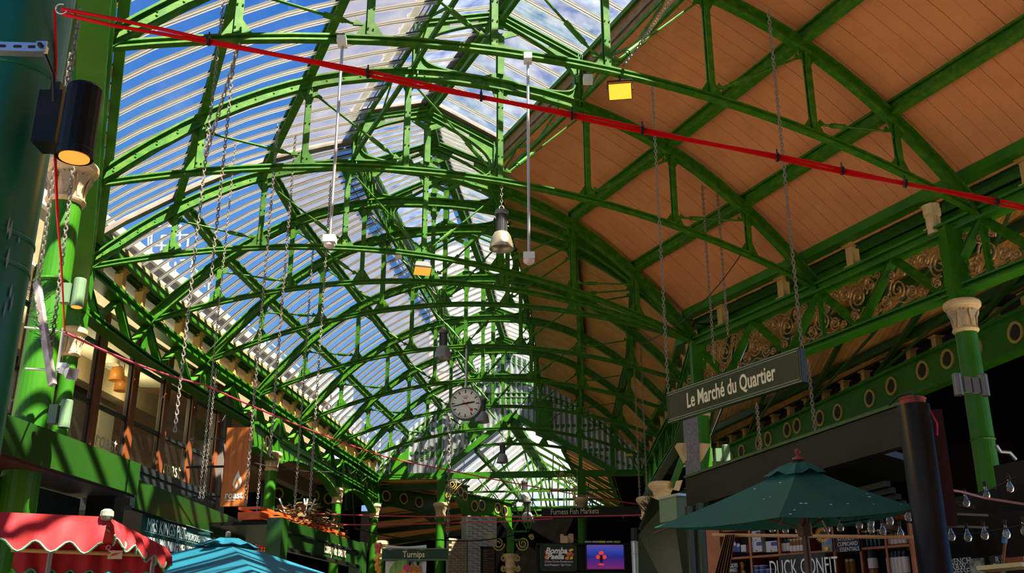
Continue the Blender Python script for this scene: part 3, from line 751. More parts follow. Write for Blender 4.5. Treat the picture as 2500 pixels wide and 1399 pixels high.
# back ring girder of the aisle with ochre stubs on top
rgd = ring_arch(b0.xy, b1.xy, wz(.89), wz(.9), wz(1.01), 'long dark green ring girder at the back of the right aisle', (), arch=False, matl='green')
for (u, v) in ((1787, 1119), (1816, 1103), (1859, 1081), (1881, 1072), (1928, 1050), (1952, 1040), (2008, 1021), (2052, 1007), (2130, 973), (2183, 943), (2259, 905), (2320, 877), (2388, 850), (2487, 812)):
    c = PL(u, v, b0.xy, b1.xy) ; n_ = Vector((bd.y, -bd.x, 0)); n_ = n_ if n_.y < 0 else -n_
    c = c + n_ * .06; z_ = Vector((0, 0, 1))
    m = MB(); torus(m, c, bd, z_, .18, .026); r_ = m.build('ring', M['ringgold'], rgd)
    m = MB(); m.plate([c + bd * (.18 * (.62 + .22 * abs(math.cos(2 * x))) * math.cos(x)) + z_ * (.18 * (.62 + .22 * abs(math.cos(2 * x))) * math.sin(x)) for x in [2 * PI * i / 32 for i in range(32)]], n_ * .012); m.build('quatrefoil_opening', M['black'], r_)
for q in range(22):
    p = b0.lerp(b1, q / 22); inst('stub_post', STUB, rgd, Vector((p.x, p.y, wz(1.015))), (0, 0, math.atan2(bd.y, bd.x)), (1, 1, .6))
# near-black backdrops, their colour standing in for the shade of the deep market
def wallp(nm, a, b, z0, z1, matl, th=.2):
    m = MB(); a = Vector((a[0], a[1], 0)); b = Vector((b[0], b[1], 0)); n_ = Vector((b.y - a.y, a.x - b.x, 0)).normalized()
    m.plate([a + Vector((0, 0, z0)), b + Vector((0, 0, z0)), b + Vector((0, 0, z1)), a + Vector((0, 0, z1))], n_ * th); return tag(m.build(nm, matl), kind='structure')
M['dark'] = mat('backdrop_shade', (.0025, .002, .0018), .9, spec=.02, noise=(.004, .003, .0025), nscale=3)
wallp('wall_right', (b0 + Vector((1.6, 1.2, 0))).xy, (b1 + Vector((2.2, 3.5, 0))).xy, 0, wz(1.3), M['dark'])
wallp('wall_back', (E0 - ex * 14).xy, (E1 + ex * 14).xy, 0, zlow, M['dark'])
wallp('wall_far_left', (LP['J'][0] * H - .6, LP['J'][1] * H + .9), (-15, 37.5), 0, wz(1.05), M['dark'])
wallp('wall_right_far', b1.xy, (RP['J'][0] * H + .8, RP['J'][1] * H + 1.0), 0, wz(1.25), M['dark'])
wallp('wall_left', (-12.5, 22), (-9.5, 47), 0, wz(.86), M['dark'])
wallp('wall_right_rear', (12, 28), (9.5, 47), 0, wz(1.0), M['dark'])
# low dark ceilings over the side aisles beyond the columns
m = MB(); m.add([(-6.9, 23, wz(.99)), (-12.6, 22, wz(.93)), (-9.6, 47, wz(.93)), (-4.7, 36, wz(.99))], [(0, 1, 2, 3)]); tag(m.build('ceiling_left_aisle', M['timber']), kind='structure')
m = MB(); gA = jp(-.02, .985); gB = jp(ol[0], .985); gC = jp(orr[0], .985); gD = jp(1.3, .985)
m.add([gA, gB, gB + hv * 11 + Vector((0, 0, -.5)), gA + hv * 11 + Vector((-3, 0, -1.2))], [(0, 1, 2, 3)]); tag(m.build('ceiling_beyond_left', M['board2']), kind='structure')
for q in range(5):
    pa_, pb_ = gA.lerp(gA + hv * 11 + Vector((-3, 0, -1.2)), (q + .3) / 5), gB.lerp(gB + hv * 11 + Vector((0, 0, -.5)), (q + .3) / 5)
    m = MB(); m.beam(pa_ - Vector((0, 0, .12)), pb_ - Vector((0, 0, .12)), .12, .2); tag(m.build('aisle_beam', M['dgreen']), 'green beam under the boarded ceiling left of the gable opening, %s row' % ('first', 'second', 'third', 'fourth', 'fifth')[q], 'beam', 'beams left of the gable opening')
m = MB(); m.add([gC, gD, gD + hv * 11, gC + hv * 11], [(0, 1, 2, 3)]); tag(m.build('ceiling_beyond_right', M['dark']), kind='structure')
# ================================================================ hanging things
UP = Vector((0, 0, 1))
def PZ(u, v, zc): return C0 + ray(u, v) * zc
def vert(p, v):                        # point straight above/below p at image row v
    k = (699.5 - v) / F; return Vector((p.x, p.y, CAMZ + p.y * (k * CT + ST) / (CT - k * ST)))
M['lampgrey'] = mat('lamp_housing', (.20, .20, .19), .4, .6)
M['bell'] = mat('lamp_bell', (.42, .37, .26), .35, .5, noise=(.30, .27, .2), nscale=8)
M['bellgrey'] = mat('lamp_bell_grey', (.27, .28, .27), .4, .4)
M['amber'] = mat('amber_lamp_glass', (1, .55, .08), .4, emit=(1, .36, .02), estr=1.6)
M['amber2'] = mat('amber_lamp_glass_dim', (1, .55, .12), .4, emit=(1, .42, .05), estr=.75)
M['redcable'] = mat('red_cable', (1.0, .003, .003), .55, spec=.2)
M['pinkcable'] = mat('pink_cable', (.75, .06, .10), .4)
M['signgreen'] = mat('sign_green_black', (.018, .028, .016), .28, noise=(.028, .04, .02), nscale=2)
M['letter'] = mat('cream_lettering', (.86, .72, .46), .5)
M['letterw'] = mat('white_lettering', (.85, .86, .82), .5)
M['plastic'] = mat('white_plastic', (.75, .75, .74), .4)
M['clockface'] = mat('clock_face', (.92, .92, .89), .4)
M['red'] = mat('red_paint', (.65, .01, .02), .4)
# --- chains: real links
LINKS = {}
def chain(top, bot, label, r=.0065, w=.017, l=.028, group='hanging steel chains', name='chain', sag=None):
    top = Vector(top); bot = Vector(bot); d = bot - top; L_ = d.length; t = d.normalized()
    a = t.cross(Vector((0, 1, 0))).normalized() if abs(t.y) < .9 else t.cross(Vector((1, 0, 0))).normalized(); b = t.cross(a)
    pitch = 2 * (l - r) + .002; k = max(2, int(L_ / pitch)); m = MB()
    for i in range(k):
        c = top + d * ((i + .5) / k)
        if sag: c = c - UP * (sag * 4 * ((i + .5) / k) * (1 - (i + .5) / k))
        x, y = (a, b) if i % 2 else (b, a)
        ring = [c + t * (l * s_) + x * (w * c_) for c_, s_ in ((1, .45), (.55, .92), (-.55, .92), (-1, .45), (-1, -.45), (-.55, -.92), (.55, -.92), (1, -.45))]
        m.sweep(ring, [(-r, -r), (r, -r), (r, r), (-r, r)], side=y, closed=True)
    return tag(m.build(name, M['chain']), label, 'chain', group)
# --- long red cable across the hall
def cable(pts, r, matl, label, cat='cable', name='cable', n=6, sag=0.0, seg=24):
    path = []
    for a, b in zip(pts, pts[1:]):
        a = Vector(a); b = Vector(b)
        path += [a.lerp(b, i / seg) - UP * (sag * 4 * (i / seg) * (1 - i / seg)) for i in range(seg)]
    path.append(Vector(pts[-1]))
    m = MB(); m.tube(path, r, n); return tag(m.build(name, matl, smooth=True), label, cat)
c0_, c1_ = PZ(150, 22, 4.6), PZ(2560, 512, 5.6); c1_ = c0_ + (c1_ - c0_) * 1.8
root = empty('cable_bundle', c0_, 'bright red cable pair stretched across the whole hall', 'cable')
for k, (dz, dx) in enumerate(((0, 0), (-.012, .004))):
    path = [c0_.lerp(c1_, t / 40) + Vector((0, dx, dz * (1 if t > 1 else 2.2))) - UP * (.01 * 4 * (t / 40) * (1 - t / 40)) + UP * .006 * math.sin(t * 1.3 + k * 2) for t in range(41)]
    m = MB(); m.tube(path, .0085, 6); m.build('cable_strand', M['redcable'], root, smooth=True)
for t in (.07, .15, .21, .26, .30, .38, .42, .46, .52):
    p = c0_.lerp(c1_, t) - UP * (.01 * 4 * t * (1 - t) + .006)
    m = MB(); m.lathe([(.024, -.006), (.024, .006)], 10, p, M=Matrix.Rotation(PI / 2, 3, 'Y')); m.rod(p + UP * .02, p + UP * .045, .004, 5); m.build('cable_tie', M['black'], root)
# --- dark market sign on two chains
s_tl, s_tr = PZ(1632, 966, 13.5), PZ(1957, 841, 11.55)
s_bl = vert(s_tl, 1037); s_tr.z = s_tl.z = (s_tl.z + s_tr.z) / 2
sx = (s_tr - s_tl); sw = sx.length; sx.normalize(); sn = sx.cross(UP); sn = sn if sn.y < 0 else -sn
sh = .40
def hang_sign(tl, sx, sw, sh, name, label, body, size, xs, lm, th=.07, off=0.0, frame=True, matl='signgreen', bold=.004):
    sn = sx.cross(UP); sn = sn if sn.y < 0 else -sn
    root = empty(name, tl + sx * sw / 2 - UP * sh, label, 'sign')
    m = MB(); m.plate([tl, tl + sx * sw, tl + sx * sw - UP * sh, tl - UP * sh], sn * th); m.build('board', M[matl], root)
    if frame:
        for k, ins in enumerate((.012, .04)):
            q = tl + sn * (th / 2)
            m = MB(); pts = [q + sx * ins - UP * ins, q + sx * (sw - ins) - UP * ins, q + sx * (sw - ins) - UP * (sh - ins), q + sx * ins - UP * (sh - ins)]
            m.sweep(pts, [(-.006, -.006), (.006, -.006), (.006, .008), (-.006, .008)], side=sn, closed=True); m.build('moulding', M['frame'], root)
    c = tl + sx * (sw / 2 + off) - UP * (sh / 2) + sn * (th / 2 + .002)
    text('lettering', body, M[lm], root, basis(c, sx, UP, sn), size, .003, xs, bold=bold)
    return root
M['frame'] = mat('sign_moulding', (.16, .20, .12), .35)
hang_sign(s_tl, sx, sw, sh, 'hanging_sign', 'long dark green sign reading Le Marché du Quartier hung on two chains', 'Le Marché du Quartier', .265, .64, 'letter', bold=.005)
ct = vert(s_tl + sx * .02, 95); chain(s_tl + sx * .0 + UP * 4.6, s_tl + sx * 0 - UP * .03, 'long chain holding the left end of the hanging market sign', .006, .016, .03)
chain(s_tl + sx * sw + UP * 4.4, s_tl + sx * sw - UP * .03, 'long chain holding the right end of the hanging market sign', .006, .016, .03)
# --- pendant industrial lamps under the trusses
def bellmesh():
    a = MB(); a.lathe([(.0, .30), (.09, .30), (.105, .315), (.105, .36), (.09, .375), (.0, .375)], 20)
    for q in range(24):
        an = q * PI / 12; c_, s_ = math.cos(an), math.sin(an)
        a.add([(c_ * .07, s_ * .07, .02), (c_ * .088, s_ * .088, .02), (c_ * .088, s_ * .088, .30), (c_ * .07, s_ * .07, .30)], [(0, 1, 2, 3)])
    a.lathe([(.07, .0), (.072, .31)], 18)
    b = MB(); b.lathe([(.072, .02), (.11, 0), (.145, -.06), (.17, -.16), (.182, -.25), (.187, -.26), (.180, -.262), (.168, -.16), (.14, -.06), (.10, -.01)], 28)
    return a.mesh('lamp_housing', M['lampgrey']), b
HM, BMB = bellmesh()
BM1 = BMB.mesh('lamp_bell', M['bell'], smooth=True); BM2 = BMB.mesh('lamp_bell', M['bellgrey'], smooth=True)
hk = MB(); torus(hk, Vector((0, 0, .42)), Vector((1, 0, 0)), UP, .035, .008, 12); hk.rod((0, 0, .37), (0, 0, .40), .015, 6); HKM = hk.mesh('hook', M['steel'])
def pendant(top, zbot, label, bell=BM1, sc=1.0):
    o_ = Vector((top.x, top.y, zbot + .26 * sc))
    root = empty('pendant_lamp', o_, label, 'lamp', 'industrial pendant lamps')
    for nm, me in (('lamp_housing', HM), ('lamp_bell', bell), ('hook', HKM)): inst(nm, me, root, o_, (0, 0, 0), (sc, sc, sc))
    if top.z - o_.z > .5:
        m = MB(); p = o_ + UP * .45 * sc; L_ = top.z - p.z; k = max(2, int(L_ / .05))
        for i in range(k):
            c = p + UP * (L_ * (i + .5) / k); x = Vector((1, 0, 0)) if i % 2 else Vector((0, 1, 0))
            m.sweep([c + UP * (.032 * s_) + x * (.016 * c_) for c_, s_ in ((1, .4), (0, 1), (-1, .4), (-1, -.4), (0, -1), (1, -.4))], [(-.005, -.005), (.005, -.005), (.005, .005), (-.005, .005)], side=x.cross(UP), closed=True)
        m.build('hanging_chain', M['chain'], root)
    return root
def king(k, s=.5, dz=-.08, off=0.0): return TR[k][1](s, zt(s), off) + UP * dz
p = king('B', .503); pendant(p, vert(p, 608).z, 'large bronze bell pendant lamp hanging from the middle of the second truss')
p = king('E', .5); pendant(p, vert(p, 875).z, 'grey bell pendant lamp hanging above the station clock', BM2, .95)
p = king('G', .5); pendant(p, vert(p, 1031).z, 'grey bell pendant lamp peeking out behind the clock', BM2)
p = king('I', .5); pendant(p, vert(p, 1130).z, 'small grey pendant lamp in the gable opening', BM2)
for (u, v, t, lb) in ((1281, 1225, 1120, 'dark pendant lamp against the far gable window'), (1288, 1275, 1160, 'small pendant lamp below the far gable window beside the braced mast')):
    p = PY(u, v, 40 if v < 1250 else 38); pendant(vert(p, t), p.z, lb, BM2, 1.25)
# --- station clock
p = king('F', .503); cc = vert(p, 987) - TR['F'][3] * 0; fn = Vector((-.10, -1, -.0)).normalized(); fx = fn.cross(UP) * -1; fx = UP.cross(fn).normalized()
clock = empty('clock', cc - UP * .38, 'round white station clock with black strokes and a red second hand', 'clock')
Rm = basis(Vector((0, 0, 0)), fx, UP, fn).to_3x3()
m = MB(); m.lathe([(.355, -.09), (.375, -.09), (.375, .09), (.355, .09), (.345, .075), (.345, -.075)], 48, cc, M=Rm); m.build('case', M['lampgrey'], clock)
for sg in (1, -1):
    m = MB(); m.lathe([(.0, .070 * sg), (.348, .070 * sg), (.348, .074 * sg), (0, .074 * sg)], 48, cc, M=Rm); m.build('dial', M['clockface'], clock)
def on(x, y, z=.078): return cc + fx * x + UP * y + fn * z
for q in range(60):
    an = q * PI / 30; big = q % 5 == 0; r0, r1, w = (.245, .325, .024) if big else (.30, .325, .009)
    a_ = Vector((math.sin(an), math.cos(an)))
    m = MB(); m.beam(on(a_.x * r0, a_.y * r0), on(a_.x * r1, a_.y * r1), w, .004, fn); m.build('hour_mark' if big else 'minute_mark', M['black'], clock)
def hand(nm, ang, r0, r1, w0, w1, matl, z):
    a_ = Vector((math.sin(ang), math.cos(ang))); b_ = Vector((a_.y, -a_.x))
    pts = [on(*(a_ * r0 - b_ * w0), z), on(*(a_ * r0 + b_ * w0), z), on(*(a_ * r1 + b_ * w1), z), on(*(a_ * r1 - b_ * w1), z)]
    m = MB(); m.plate(pts, fn * .004); m.build(nm, matl, clock)
hand('hour_hand', math.radians(81), -.08, .215, .020, .016, M['black'], .082)
hand('minute_hand', math.radians(257), -.09, .30, .016, .011, M['black'], .088)
hand('second_hand', math.radians(136), -.10, .20, .005, .004, M['red'], .094)
m = MB(); a_ = Vector((math.sin(math.radians(136)), math.cos(math.radians(136)))); m.lathe([(0, 0), (.034, 0), (.034, .005), (0, .005)], 16, on(*(a_ * .205), .092), M=Rm); m.build('second_hand_disc', M['red'], clock)
for k, (w_, h_, y_) in enumerate(((.075, .012, .165), (.045, .009, .125))):
    m = MB(); m.plate([on(-w_, y_ - h_, .077), on(w_, y_ - h_, .077), on(w_, y_ + h_, .077), on(-w_, y_ + h_, .077)], fn * .002); m.build('dial_print', mat('faded_red_print', (.75, .42, .40), .5) if k == 0 else M['red'], clock)
m = MB(); m.rod(cc + UP * .37, p + UP * .1, .028, 10); m.build('hanging_tube', M['steel'], clock)
# --- smoke detectors on long poles under the foremost truss
for (u, v0, v1, s, lb) in ((822, 103, 605, .214, 'white smoke detector on a long steel pole, left of the two'), (1294, 140, 645, .408, 'white smoke detector on a long steel pole, right of the two')):
    top = TR['A'][1](s, zt(s)) - UP * .06
    bot = vert(top, v1)
    root = empty('smoke_detector', bot, lb, 'smoke detector', 'smoke detectors on poles')
    m = MB(); m.rod(bot + UP * .1, top, .017, 8); m.build('pole', M['steel'], root)
    m = MB(); m.box(top.x - .05, top.x + .05, top.y - .11, top.y + .05, top.z - .04, top.z + .04); m.build('clamp', M['plastic'], root)
    m = MB(); m.box(bot.x - .065, bot.x + .065, bot.y - .065, bot.y + .065, bot.z + .05, bot.z + .13); m.build('box', M['plastic'], root)
    m = MB(); m.lathe([(.062, .05), (.06, .02), (.035, 0), (0, -.004)][::-1], 16, bot); m.build('sensor', mat('sensor_pink', (.78, .60, .58), .4), root)
# --- floodlights on the ties
def flood(p, dirv, label, sc, glass, dy=-.14):
    root = empty('floodlight', p + UP * dy, label, 'floodlight', 'amber floodlights')
    x = Vector(dirv).cross(UP).normalized(); f = Vector(dirv).normalized(); u_ = x.cross(f)
    c = p + UP * dy
    m = MB(); w, h, dp = .13 * sc, .09 * sc, .10 * sc
    fr = [c + f * dp + x * a * w + u_ * b * h for a, b in ((-1, -1), (1, -1), (1, 1), (-1, 1))]; bk = [c - f * dp * .5 + x * a * w * .7 + u_ * b * h * .6 for a, b in ((-1, -1), (1, -1), (1, 1), (-1, 1))]
    m.add(fr + bk, [(4, 5, 6, 7), (0, 1, 5, 4), (1, 2, 6, 5), (2, 3, 7, 6), (3, 0, 4, 7)]); m.build('housing', M['lampgrey'], root)
    m = MB(); m.plate([lerp(q, c + f * dp, .08) for q in fr], f * .006); m.build('lamp_glass', glass, root)
    m = MB(); m.tube([c + x * w * 1.05, c + x * w * 1.05 + UP * .12 * sc, c - x * w * 1.05 + UP * .12 * sc, c - x * w * 1.05], .012, 6); m.rod(c + UP * .12 * sc, p + UP * .04, .012, 6); m.build('bracket', M['iron'], root)
    m = MB(); q = p + x * (.35 * sc) - UP * .06; m.box(q.x - .06, q.x + .06, q.y - .05, q.y + .05, q.z - .05, q.z + .05); m.build('junction_box', M['plastic'], root)
flood(TR['A'][1](.515, zt(.515)), (-.15, -1, -.8), 'floodlight glowing amber under the foremost truss before the boarded slope', 1.15, M['amber'], -.25)
flood(TR['C'][1](.498, zt(.498)), (.15, -.6, -1.4), 'small floodlight with amber glass under the truss at the roof bend', 1.25, M['amber2'], -.22)
lp_ = bpy.data.lights.new('floodlight_glow', 'SPOT'); lp_.energy = 60; lp_.color = (1, .5, .1); lp_.spot_size = 2.2; lp_.shadow_soft_size = .1
lo_ = bpy.data.objects.new('floodlight_glow', lp_); scene.collection.objects.link(lo_); lo_.location = TR['A'][1](.515, zt(.515)) + Vector((0, -.18, -.4)); lo_.rotation_euler = Vector((.15, 1, .8)).to_track_quat('Z', 'Y').to_euler()
# --- hanging chains
DG = bpy.context.evaluated_depsgraph_get()
def vchain(u, v1, v0, zc, label, **k):
    b = PZ(u, v1, zc); t = vert(b, v0)
    hit, loc, *_ = scene.ray_cast(DG, t + UP * .02, UP)
    if hit and (loc - t).length < 2.5: t = loc
    chain(t, b, label, **k)
vchain(427, 1054, 380, 10.5, 'free hanging chain ending before the leftmost restaurant pane', r=.005, w=.014, l=.026)
vchain(513, 702, 120, 11.5, 'chain hanging from the foremost truss, ending over the glass roof', r=.005, w=.014, l=.026)
chain(TR['A'][1](.119, zt(.119)), vert(PZ(427, 1054, 10.5), 380), 'slanting chain pulled from the foremost truss node to the left', r=.006, w=.018, l=.032)
vchain(487, 1216, 640, 15, 'pair of chains hanging left of the wooden sign, left one', r=.0045, w=.012, l=.022); vchain(496, 1216, 900, 14.6, 'pair of chains hanging left of the wooden sign, right one', r=.0045, w=.012, l=.022)
vchain(598, 1235, 600, 15, 'chain hanging in front of the wooden sign')
vchain(659, 1115, 470, 16, 'chain ending at the column capital right of the wooden sign')
vchain(719, 1247, 700, 20, 'thin chain hanging right of the column by the wooden sign'); vchain(756, 1230, 560, 18, 'chain ending before the dark ring girder'); vchain(627, 1247, 1080, 20, 'short chain right of the wooden sign')
vchain(1093, 1310, 1020, 28, 'chain hanging beside the gilded bracket of the gable', r=.012, w=.03, l=.05)
vchain(1744, 886, 560, 17, 'dark chain hanging before the scrollwork girder, left one'); vchain(1777, 817, 660, 17, 'dark chain hanging before the scrollwork girder, right one')
vchain(1563, 1243, 850, 24, 'long dark chain before the far right eaves, left one'); vchain(1580, 1214, 830, 24, 'long dark chain before the far right eaves, right one')
vchain(1990, 1055, 880, 12.5, 'dark chain behind the right end of the hanging sign')
p_ = PZ(1858, 985, 16); q_ = PZ(1857, 1105, 16); chain(vert(q_, 985), q_, 'pale chain below the hanging sign in the right aisle', r=.008, w=.02)
ca, cb, cc_ = TR['A'][1](.52, zt(.52) + .02), PZ(1570, 98, 12.6), PZ(1700, 0, 10)
chain(ca, cb, 'chain running slantwise from the foremost truss to the sign chain'); chain(cb, cc_ + UP * .4, 'chain running on upward beyond the top of the picture')
# thin wires
cable([TR['C'][1](.36, 1.42), TR['E'][1](.5, 1.2)], .006, M['black'], 'thin black wire drooping under the glass roof', sag=.35)
cable([PZ(1560, 840, 17), TR['B'][1](.87, zt(.87)) - UP * .05], .009, M['black'], 'thin black cable from the bend truss to the second truss', sag=.25)
# --- pink cable from the left bracket to the far kiosk
cable([PZ(160, 812, 9.7), PZ(500, 940, 13), PZ(950, 1118, 18), PZ(1618, 1240, 24)], .011, M['pinkcable'], 'pink cable running from the stout left column down to the far right kiosk', sag=.05)
cable([PZ(670, 1250, 21), PZ(1120, 1262, 24), PZ(1570, 1257, 23)], .013, M['pinkcable'], 'upper of two pink cables stretched level across the far stalls', sag=.02)
cable([PZ(780, 1281, 21), PZ(1120, 1276, 24), PZ(1350, 1266, 24)], .013, M['pinkcable'], 'lower of two pink cables stretched across the far stalls', sag=.02)
cable([PZ(860, 1190, 22), PZ(868, 1290, 22), PZ(1075, 1318, 25), PZ(1260, 1305, 26)], .015, M['iron'], 'sagging grey cable above the greengrocer sign', sag=.08)
cable([PZ(620, 1130, 20), PZ(800, 1152, 20), PZ(1060, 1165, 25)], .009, M['black'], 'thin black wire strung before the far left arches', sag=.05)
# ================================================================ left foreground: dark column with lamp
fc = PZ(-10, 420, 4.6); fr_ = .205
root = empty('foreground_column', (fc.x, fc.y, 0), 'thick dark green column at the left edge, closest to the camera', 'column')
M['colpaint'] = mat('chipped_dark_green', (.008, .14, .055), .35, noise=(.010, .17, .065), nscale=2)
m = MB(); m.lathe([(fr_ * 1.1, 0), (fr_ * 1.04, 1.0), (fr_, 3.0), (fr_ * .97, 6.8)], 40, (fc.x, fc.y, 0)); m.build('shaft', M['colpaint'], root, smooth=True)
for v in (590, 660, 200):
    p = vert(fc, v); m = MB(); m.lathe([(fr_ * 1.0, -.012), (fr_ * 1.02, -.006), (fr_ * 1.02, .006), (fr_ * 1.0, .012)], 40, (fc.x, fc.y, p.z)); m.build('band', M['colpaint'], root)
# flakes of bare paint
M['flake'] = mat('flaked_primer', (.30, .33, .26), .7)
rr = random.Random(3)
m = MB()
for q in range(26):
    an = math.radians(rr.uniform(-75, -15)); z = vert(fc, rr.uniform(560, 1000)).z; h = rr.uniform(.01, .06); w = rr.uniform(.003, .009)
    pts = []
    for x_, z_ in ((-1, -.2), (0, -1), (1, -.3), (.4, 1), (-.3, .6)):
        a2 = an + x_ * w / fr_; pts.append(Vector((fc.x + fr_ * 1.035 * math.cos(a2), fc.y + fr_ * 1.035 * math.sin(a2), z + z_ * h)))
    m.add(pts, [(0, 1, 2, 3, 4)])
tag(m.build('paint_flakes', M['flake'], root), kind='stuff')
# steel strut channel bolted across the column
pa, pb = PZ(-30, 118, 4.33), PZ(112, 122, 4.33)
sc_ = empty('strut_channel', pa, 'perforated steel strut channel bolted across the foreground column', 'bracket')
m = MB(); m.beam(pa, pb, .042, .042); m.build('channel', M['steel'], sc_)
for t in (.28, .55, .8):
    q = pa.lerp(pb, t); m = MB(); m.plate([q + Vector((x_, -.0225, z_)) for x_, z_ in ((-.014, -.006), (.014, -.006), (.018, 0), (.014, .006), (-.014, .006), (-.018, 0))], (0, .002, 0)); m.build('slot', M['black'], sc_)
m = MB(); m.plate([pb + Vector((x_, -.026, z_)) for x_, z_ in ((-.03, -.024), (.014, -.024), (.014, .024), (-.03, .024))], (0, .008, 0)); m.build('end_plate', M['steel'], sc_)
m = MB(); m.lathe([(.011, 0), (.011, .014), (.006, .02), (0, .02)], 6, pb + Vector((-.008, -.03, 0)), M=Matrix.Rotation(PI / 2, 3, 'X')); m.build('bolt', M['iron'], sc_)
m = MB(); m.tube([pb + Vector((0, 0, -.02)), pb + Vector((.025, .05, -.09)), pb + Vector((.03, .08, -.2))], .008, 6); m.build('conduit', M['iron'], sc_)
# big black cylinder lamp on its box
bc = PZ(195, 300, 4.45)
root = empty('column_uplight', vert(bc, 390), 'big black cylinder lamp with amber glass on the foreground column', 'lamp')
zt0, zb0 = vert(bc, 214).z, vert(bc, 386).z
m = MB(); m.lathe([(.074, zb0 + .012), (.077, zb0), (.077, zb0 + .03), (.074, zb0 + .035), (.074, zt0 - .012), (.066, zt0)], 16, (bc.x, bc.y, 0)); m.build('cylinder', M['blackpaint'], root)
m = MB(); m.lathe([(0, zb0 + .004), (.062, zb0 + .004), (.062, zb0 - .002), (0, zb0 - .002)], 20, (bc.x, bc.y, 0)); m.build('lamp_glass', M['amber2'], root)
bb = PZ(126, 295, 4.5)
m = MB(); m.box(bb.x - .045, bb.x + .055, bb.y - .06, bb.y + .06, vert(bb, 360).z, vert(bb, 236).z); m.build('ballast_box', M['blackpaint'], root)
m = MB(); m.box(bb.x - .02, bb.x + .02, bb.y - .02, bb.y + .04, vert(bb, 236).z, vert(bb, 205).z); m.build('cable_gland', M['iron'], root)
vchain(160, 240, 20, 4.7, 'fine chain hanging behind the black cylinder lamp', r=.003, w=.009, l=.016)
cable([PZ(133, 20, 4.75), PZ(137, 140, 4.75), PZ(133, 240, 4.72)], .006, M['redcable'], 'red cable dropping behind the black lamp box', seg=6)
cable([PZ(134, 365, 4.9), PZ(140, 520, 5.2), PZ(150, 650, 6.5), PZ(158, 810, 9.6)], .007, M['redcable'], 'red cable dropping along the stout left column', seg=8)
m = MB(); m.tube([PZ(150 + 14 * math.cos(x), 22 + 12 * math.sin(x), 4.55) for x in [i * PI / 8 for i in range(1, 14)]], .004, 6); tag(m.build('wire_loop', M['steel']), 'pale wire loop tying the red cable to the foreground column', 'wire')
m = MB(); d0, d1 = PZ(135, 20, 4.9), PZ(60, 570, 4.9); m.beam(d0, d1, .05, .03); tag(m.build('downpipe', mat('mauve_pipe', (.17, .11, .16), .4)), 'slim mauve grey pipe behind the foreground column', 'pipe')
# edge-on hanging sign with bird spikes, and its chains
e0, e1 = PZ(90, 690, 7.6), PZ(128, 940, 7.2)
root = empty('spiked_sign', e1, 'narrow hanging board seen edge-on with bird spikes, before the stout left column', 'sign')
m = MB(); m.beam(e0, e1, .035, .05); m.build('board_edge', mat('rusty_white', (.30, .24, .21), .6, noise=(.55, .52, .5), nscale=9), root)
m = MB(); rr = random.Random(5)
for q in range(90):
    t = rr.uniform(0, .62); b_ = e0.lerp(e1, t); sg = -1 if rr.random() < .6 else 1
    m.rod(b_, b_ + Vector((sg * rr.uniform(.05, .11), rr.uniform(-.04, .04), rr.uniform(-.02, .09))), .0017, 3)
tag(m.build('bird_spikes', M['iron'], root), kind='stuff')
chain(PZ(172, 130, 7.7), PZ(92, 700, 7.6), 'slack chain holding the edge-on spiked board', r=.004, w=.012, l=.02)
chain(PZ(180, 400, 7.9), PZ(122, 880, 7.4), 'second chain along the stout left column', r=.004, w=.012, l=.02)
# scaffold bracket with white horn speaker
root = empty('horn_speaker', PZ(165, 925, 9.4), 'white horn loudspeaker on a thin steel bracket by the stout column', 'loudspeaker')
m = MB(); m.rod(PZ(155, 800, 9.5), PZ(140, 905, 9.5), .014, 8); m.rod(PZ(60, 799, 9.5), PZ(160, 810, 9.5), .010, 8); m.rod(PZ(62, 900, 9.5), PZ(145, 904, 9.5), .010, 8); m.build('bracket', M['steel'], root)
h0, h1 = PZ(150, 903, 9.4), PZ(195, 920, 9.2); ax = (h1 - h0).normalized()
Rh = basis(Vector((0, 0, 0)), ax.cross(UP).cross(ax), ax.cross(UP), ax).to_3x3()
m = MB(); m.lathe([(.02, 0), (.04, .01), (.042, .08), (.03, .09), (.045, .12), (.075, .20), (.07, .20), (.03, .11)], 4, h0, M=Rh @ Matrix.Rotation(PI / 4, 3, 'Z')); m.build('horn', M['plastic'], root)
m = MB(); m.box(h0.x - .03, h0.x + .05, h0.y - .03, h0.y + .03, h0.z + .01, h0.z + .06); m.build('driver', M['plastic'], root)
# column spotlights
def updown(p, label, sc=1.0, glow=True, col='lampgrey', side=1):
    root = empty('column_light', p - UP * .15 * sc, label, 'lamp', 'cylinder lights on columns')
    m = MB(); m.lathe([(.062 * sc, -.16 * sc), (.066 * sc, -.165 * sc), (.066 * sc, .15 * sc), (.06 * sc, .16 * sc)], 14, p); m.build('cylinder', M[col], root)
    m = MB(); m.lathe([(0, -.162 * sc), (.055 * sc, -.162 * sc), (.055 * sc, -.168 * sc), (0, -.168 * sc)], 14, p); m.build('lamp_glass', M['amber2'] if glow else M['black'], root)
    q = p - Vector((.13 * sc * side, 0, 0)); m = MB(); m.box(q.x - .05 * sc, q.x + .05 * sc, q.y - .05 * sc, q.y + .05 * sc, q.z - .12 * sc, q.z + .10 * sc); m.build('ballast_box', M[col], root)
M['lightgreen'] = mat('greenish_lamp', (.13, .22, .12), .4)
updown(PZ(192, 715, 9.6), 'cylinder light with amber glow on the stout left column', .85, True, 'lightgreen')
updown(PZ(160, 1010, 9.6), 'pale green cylinder light low on the stout left column', .80, False, 'lightgreen')
updown(PZ(2402, 940, 13.6), 'grey cylinder light on the right side of the far right column', .9, False); updown(PZ(2338, 938, 13.6), 'dark cylinder light on the left side of the far right column', .9, False, side=-1)
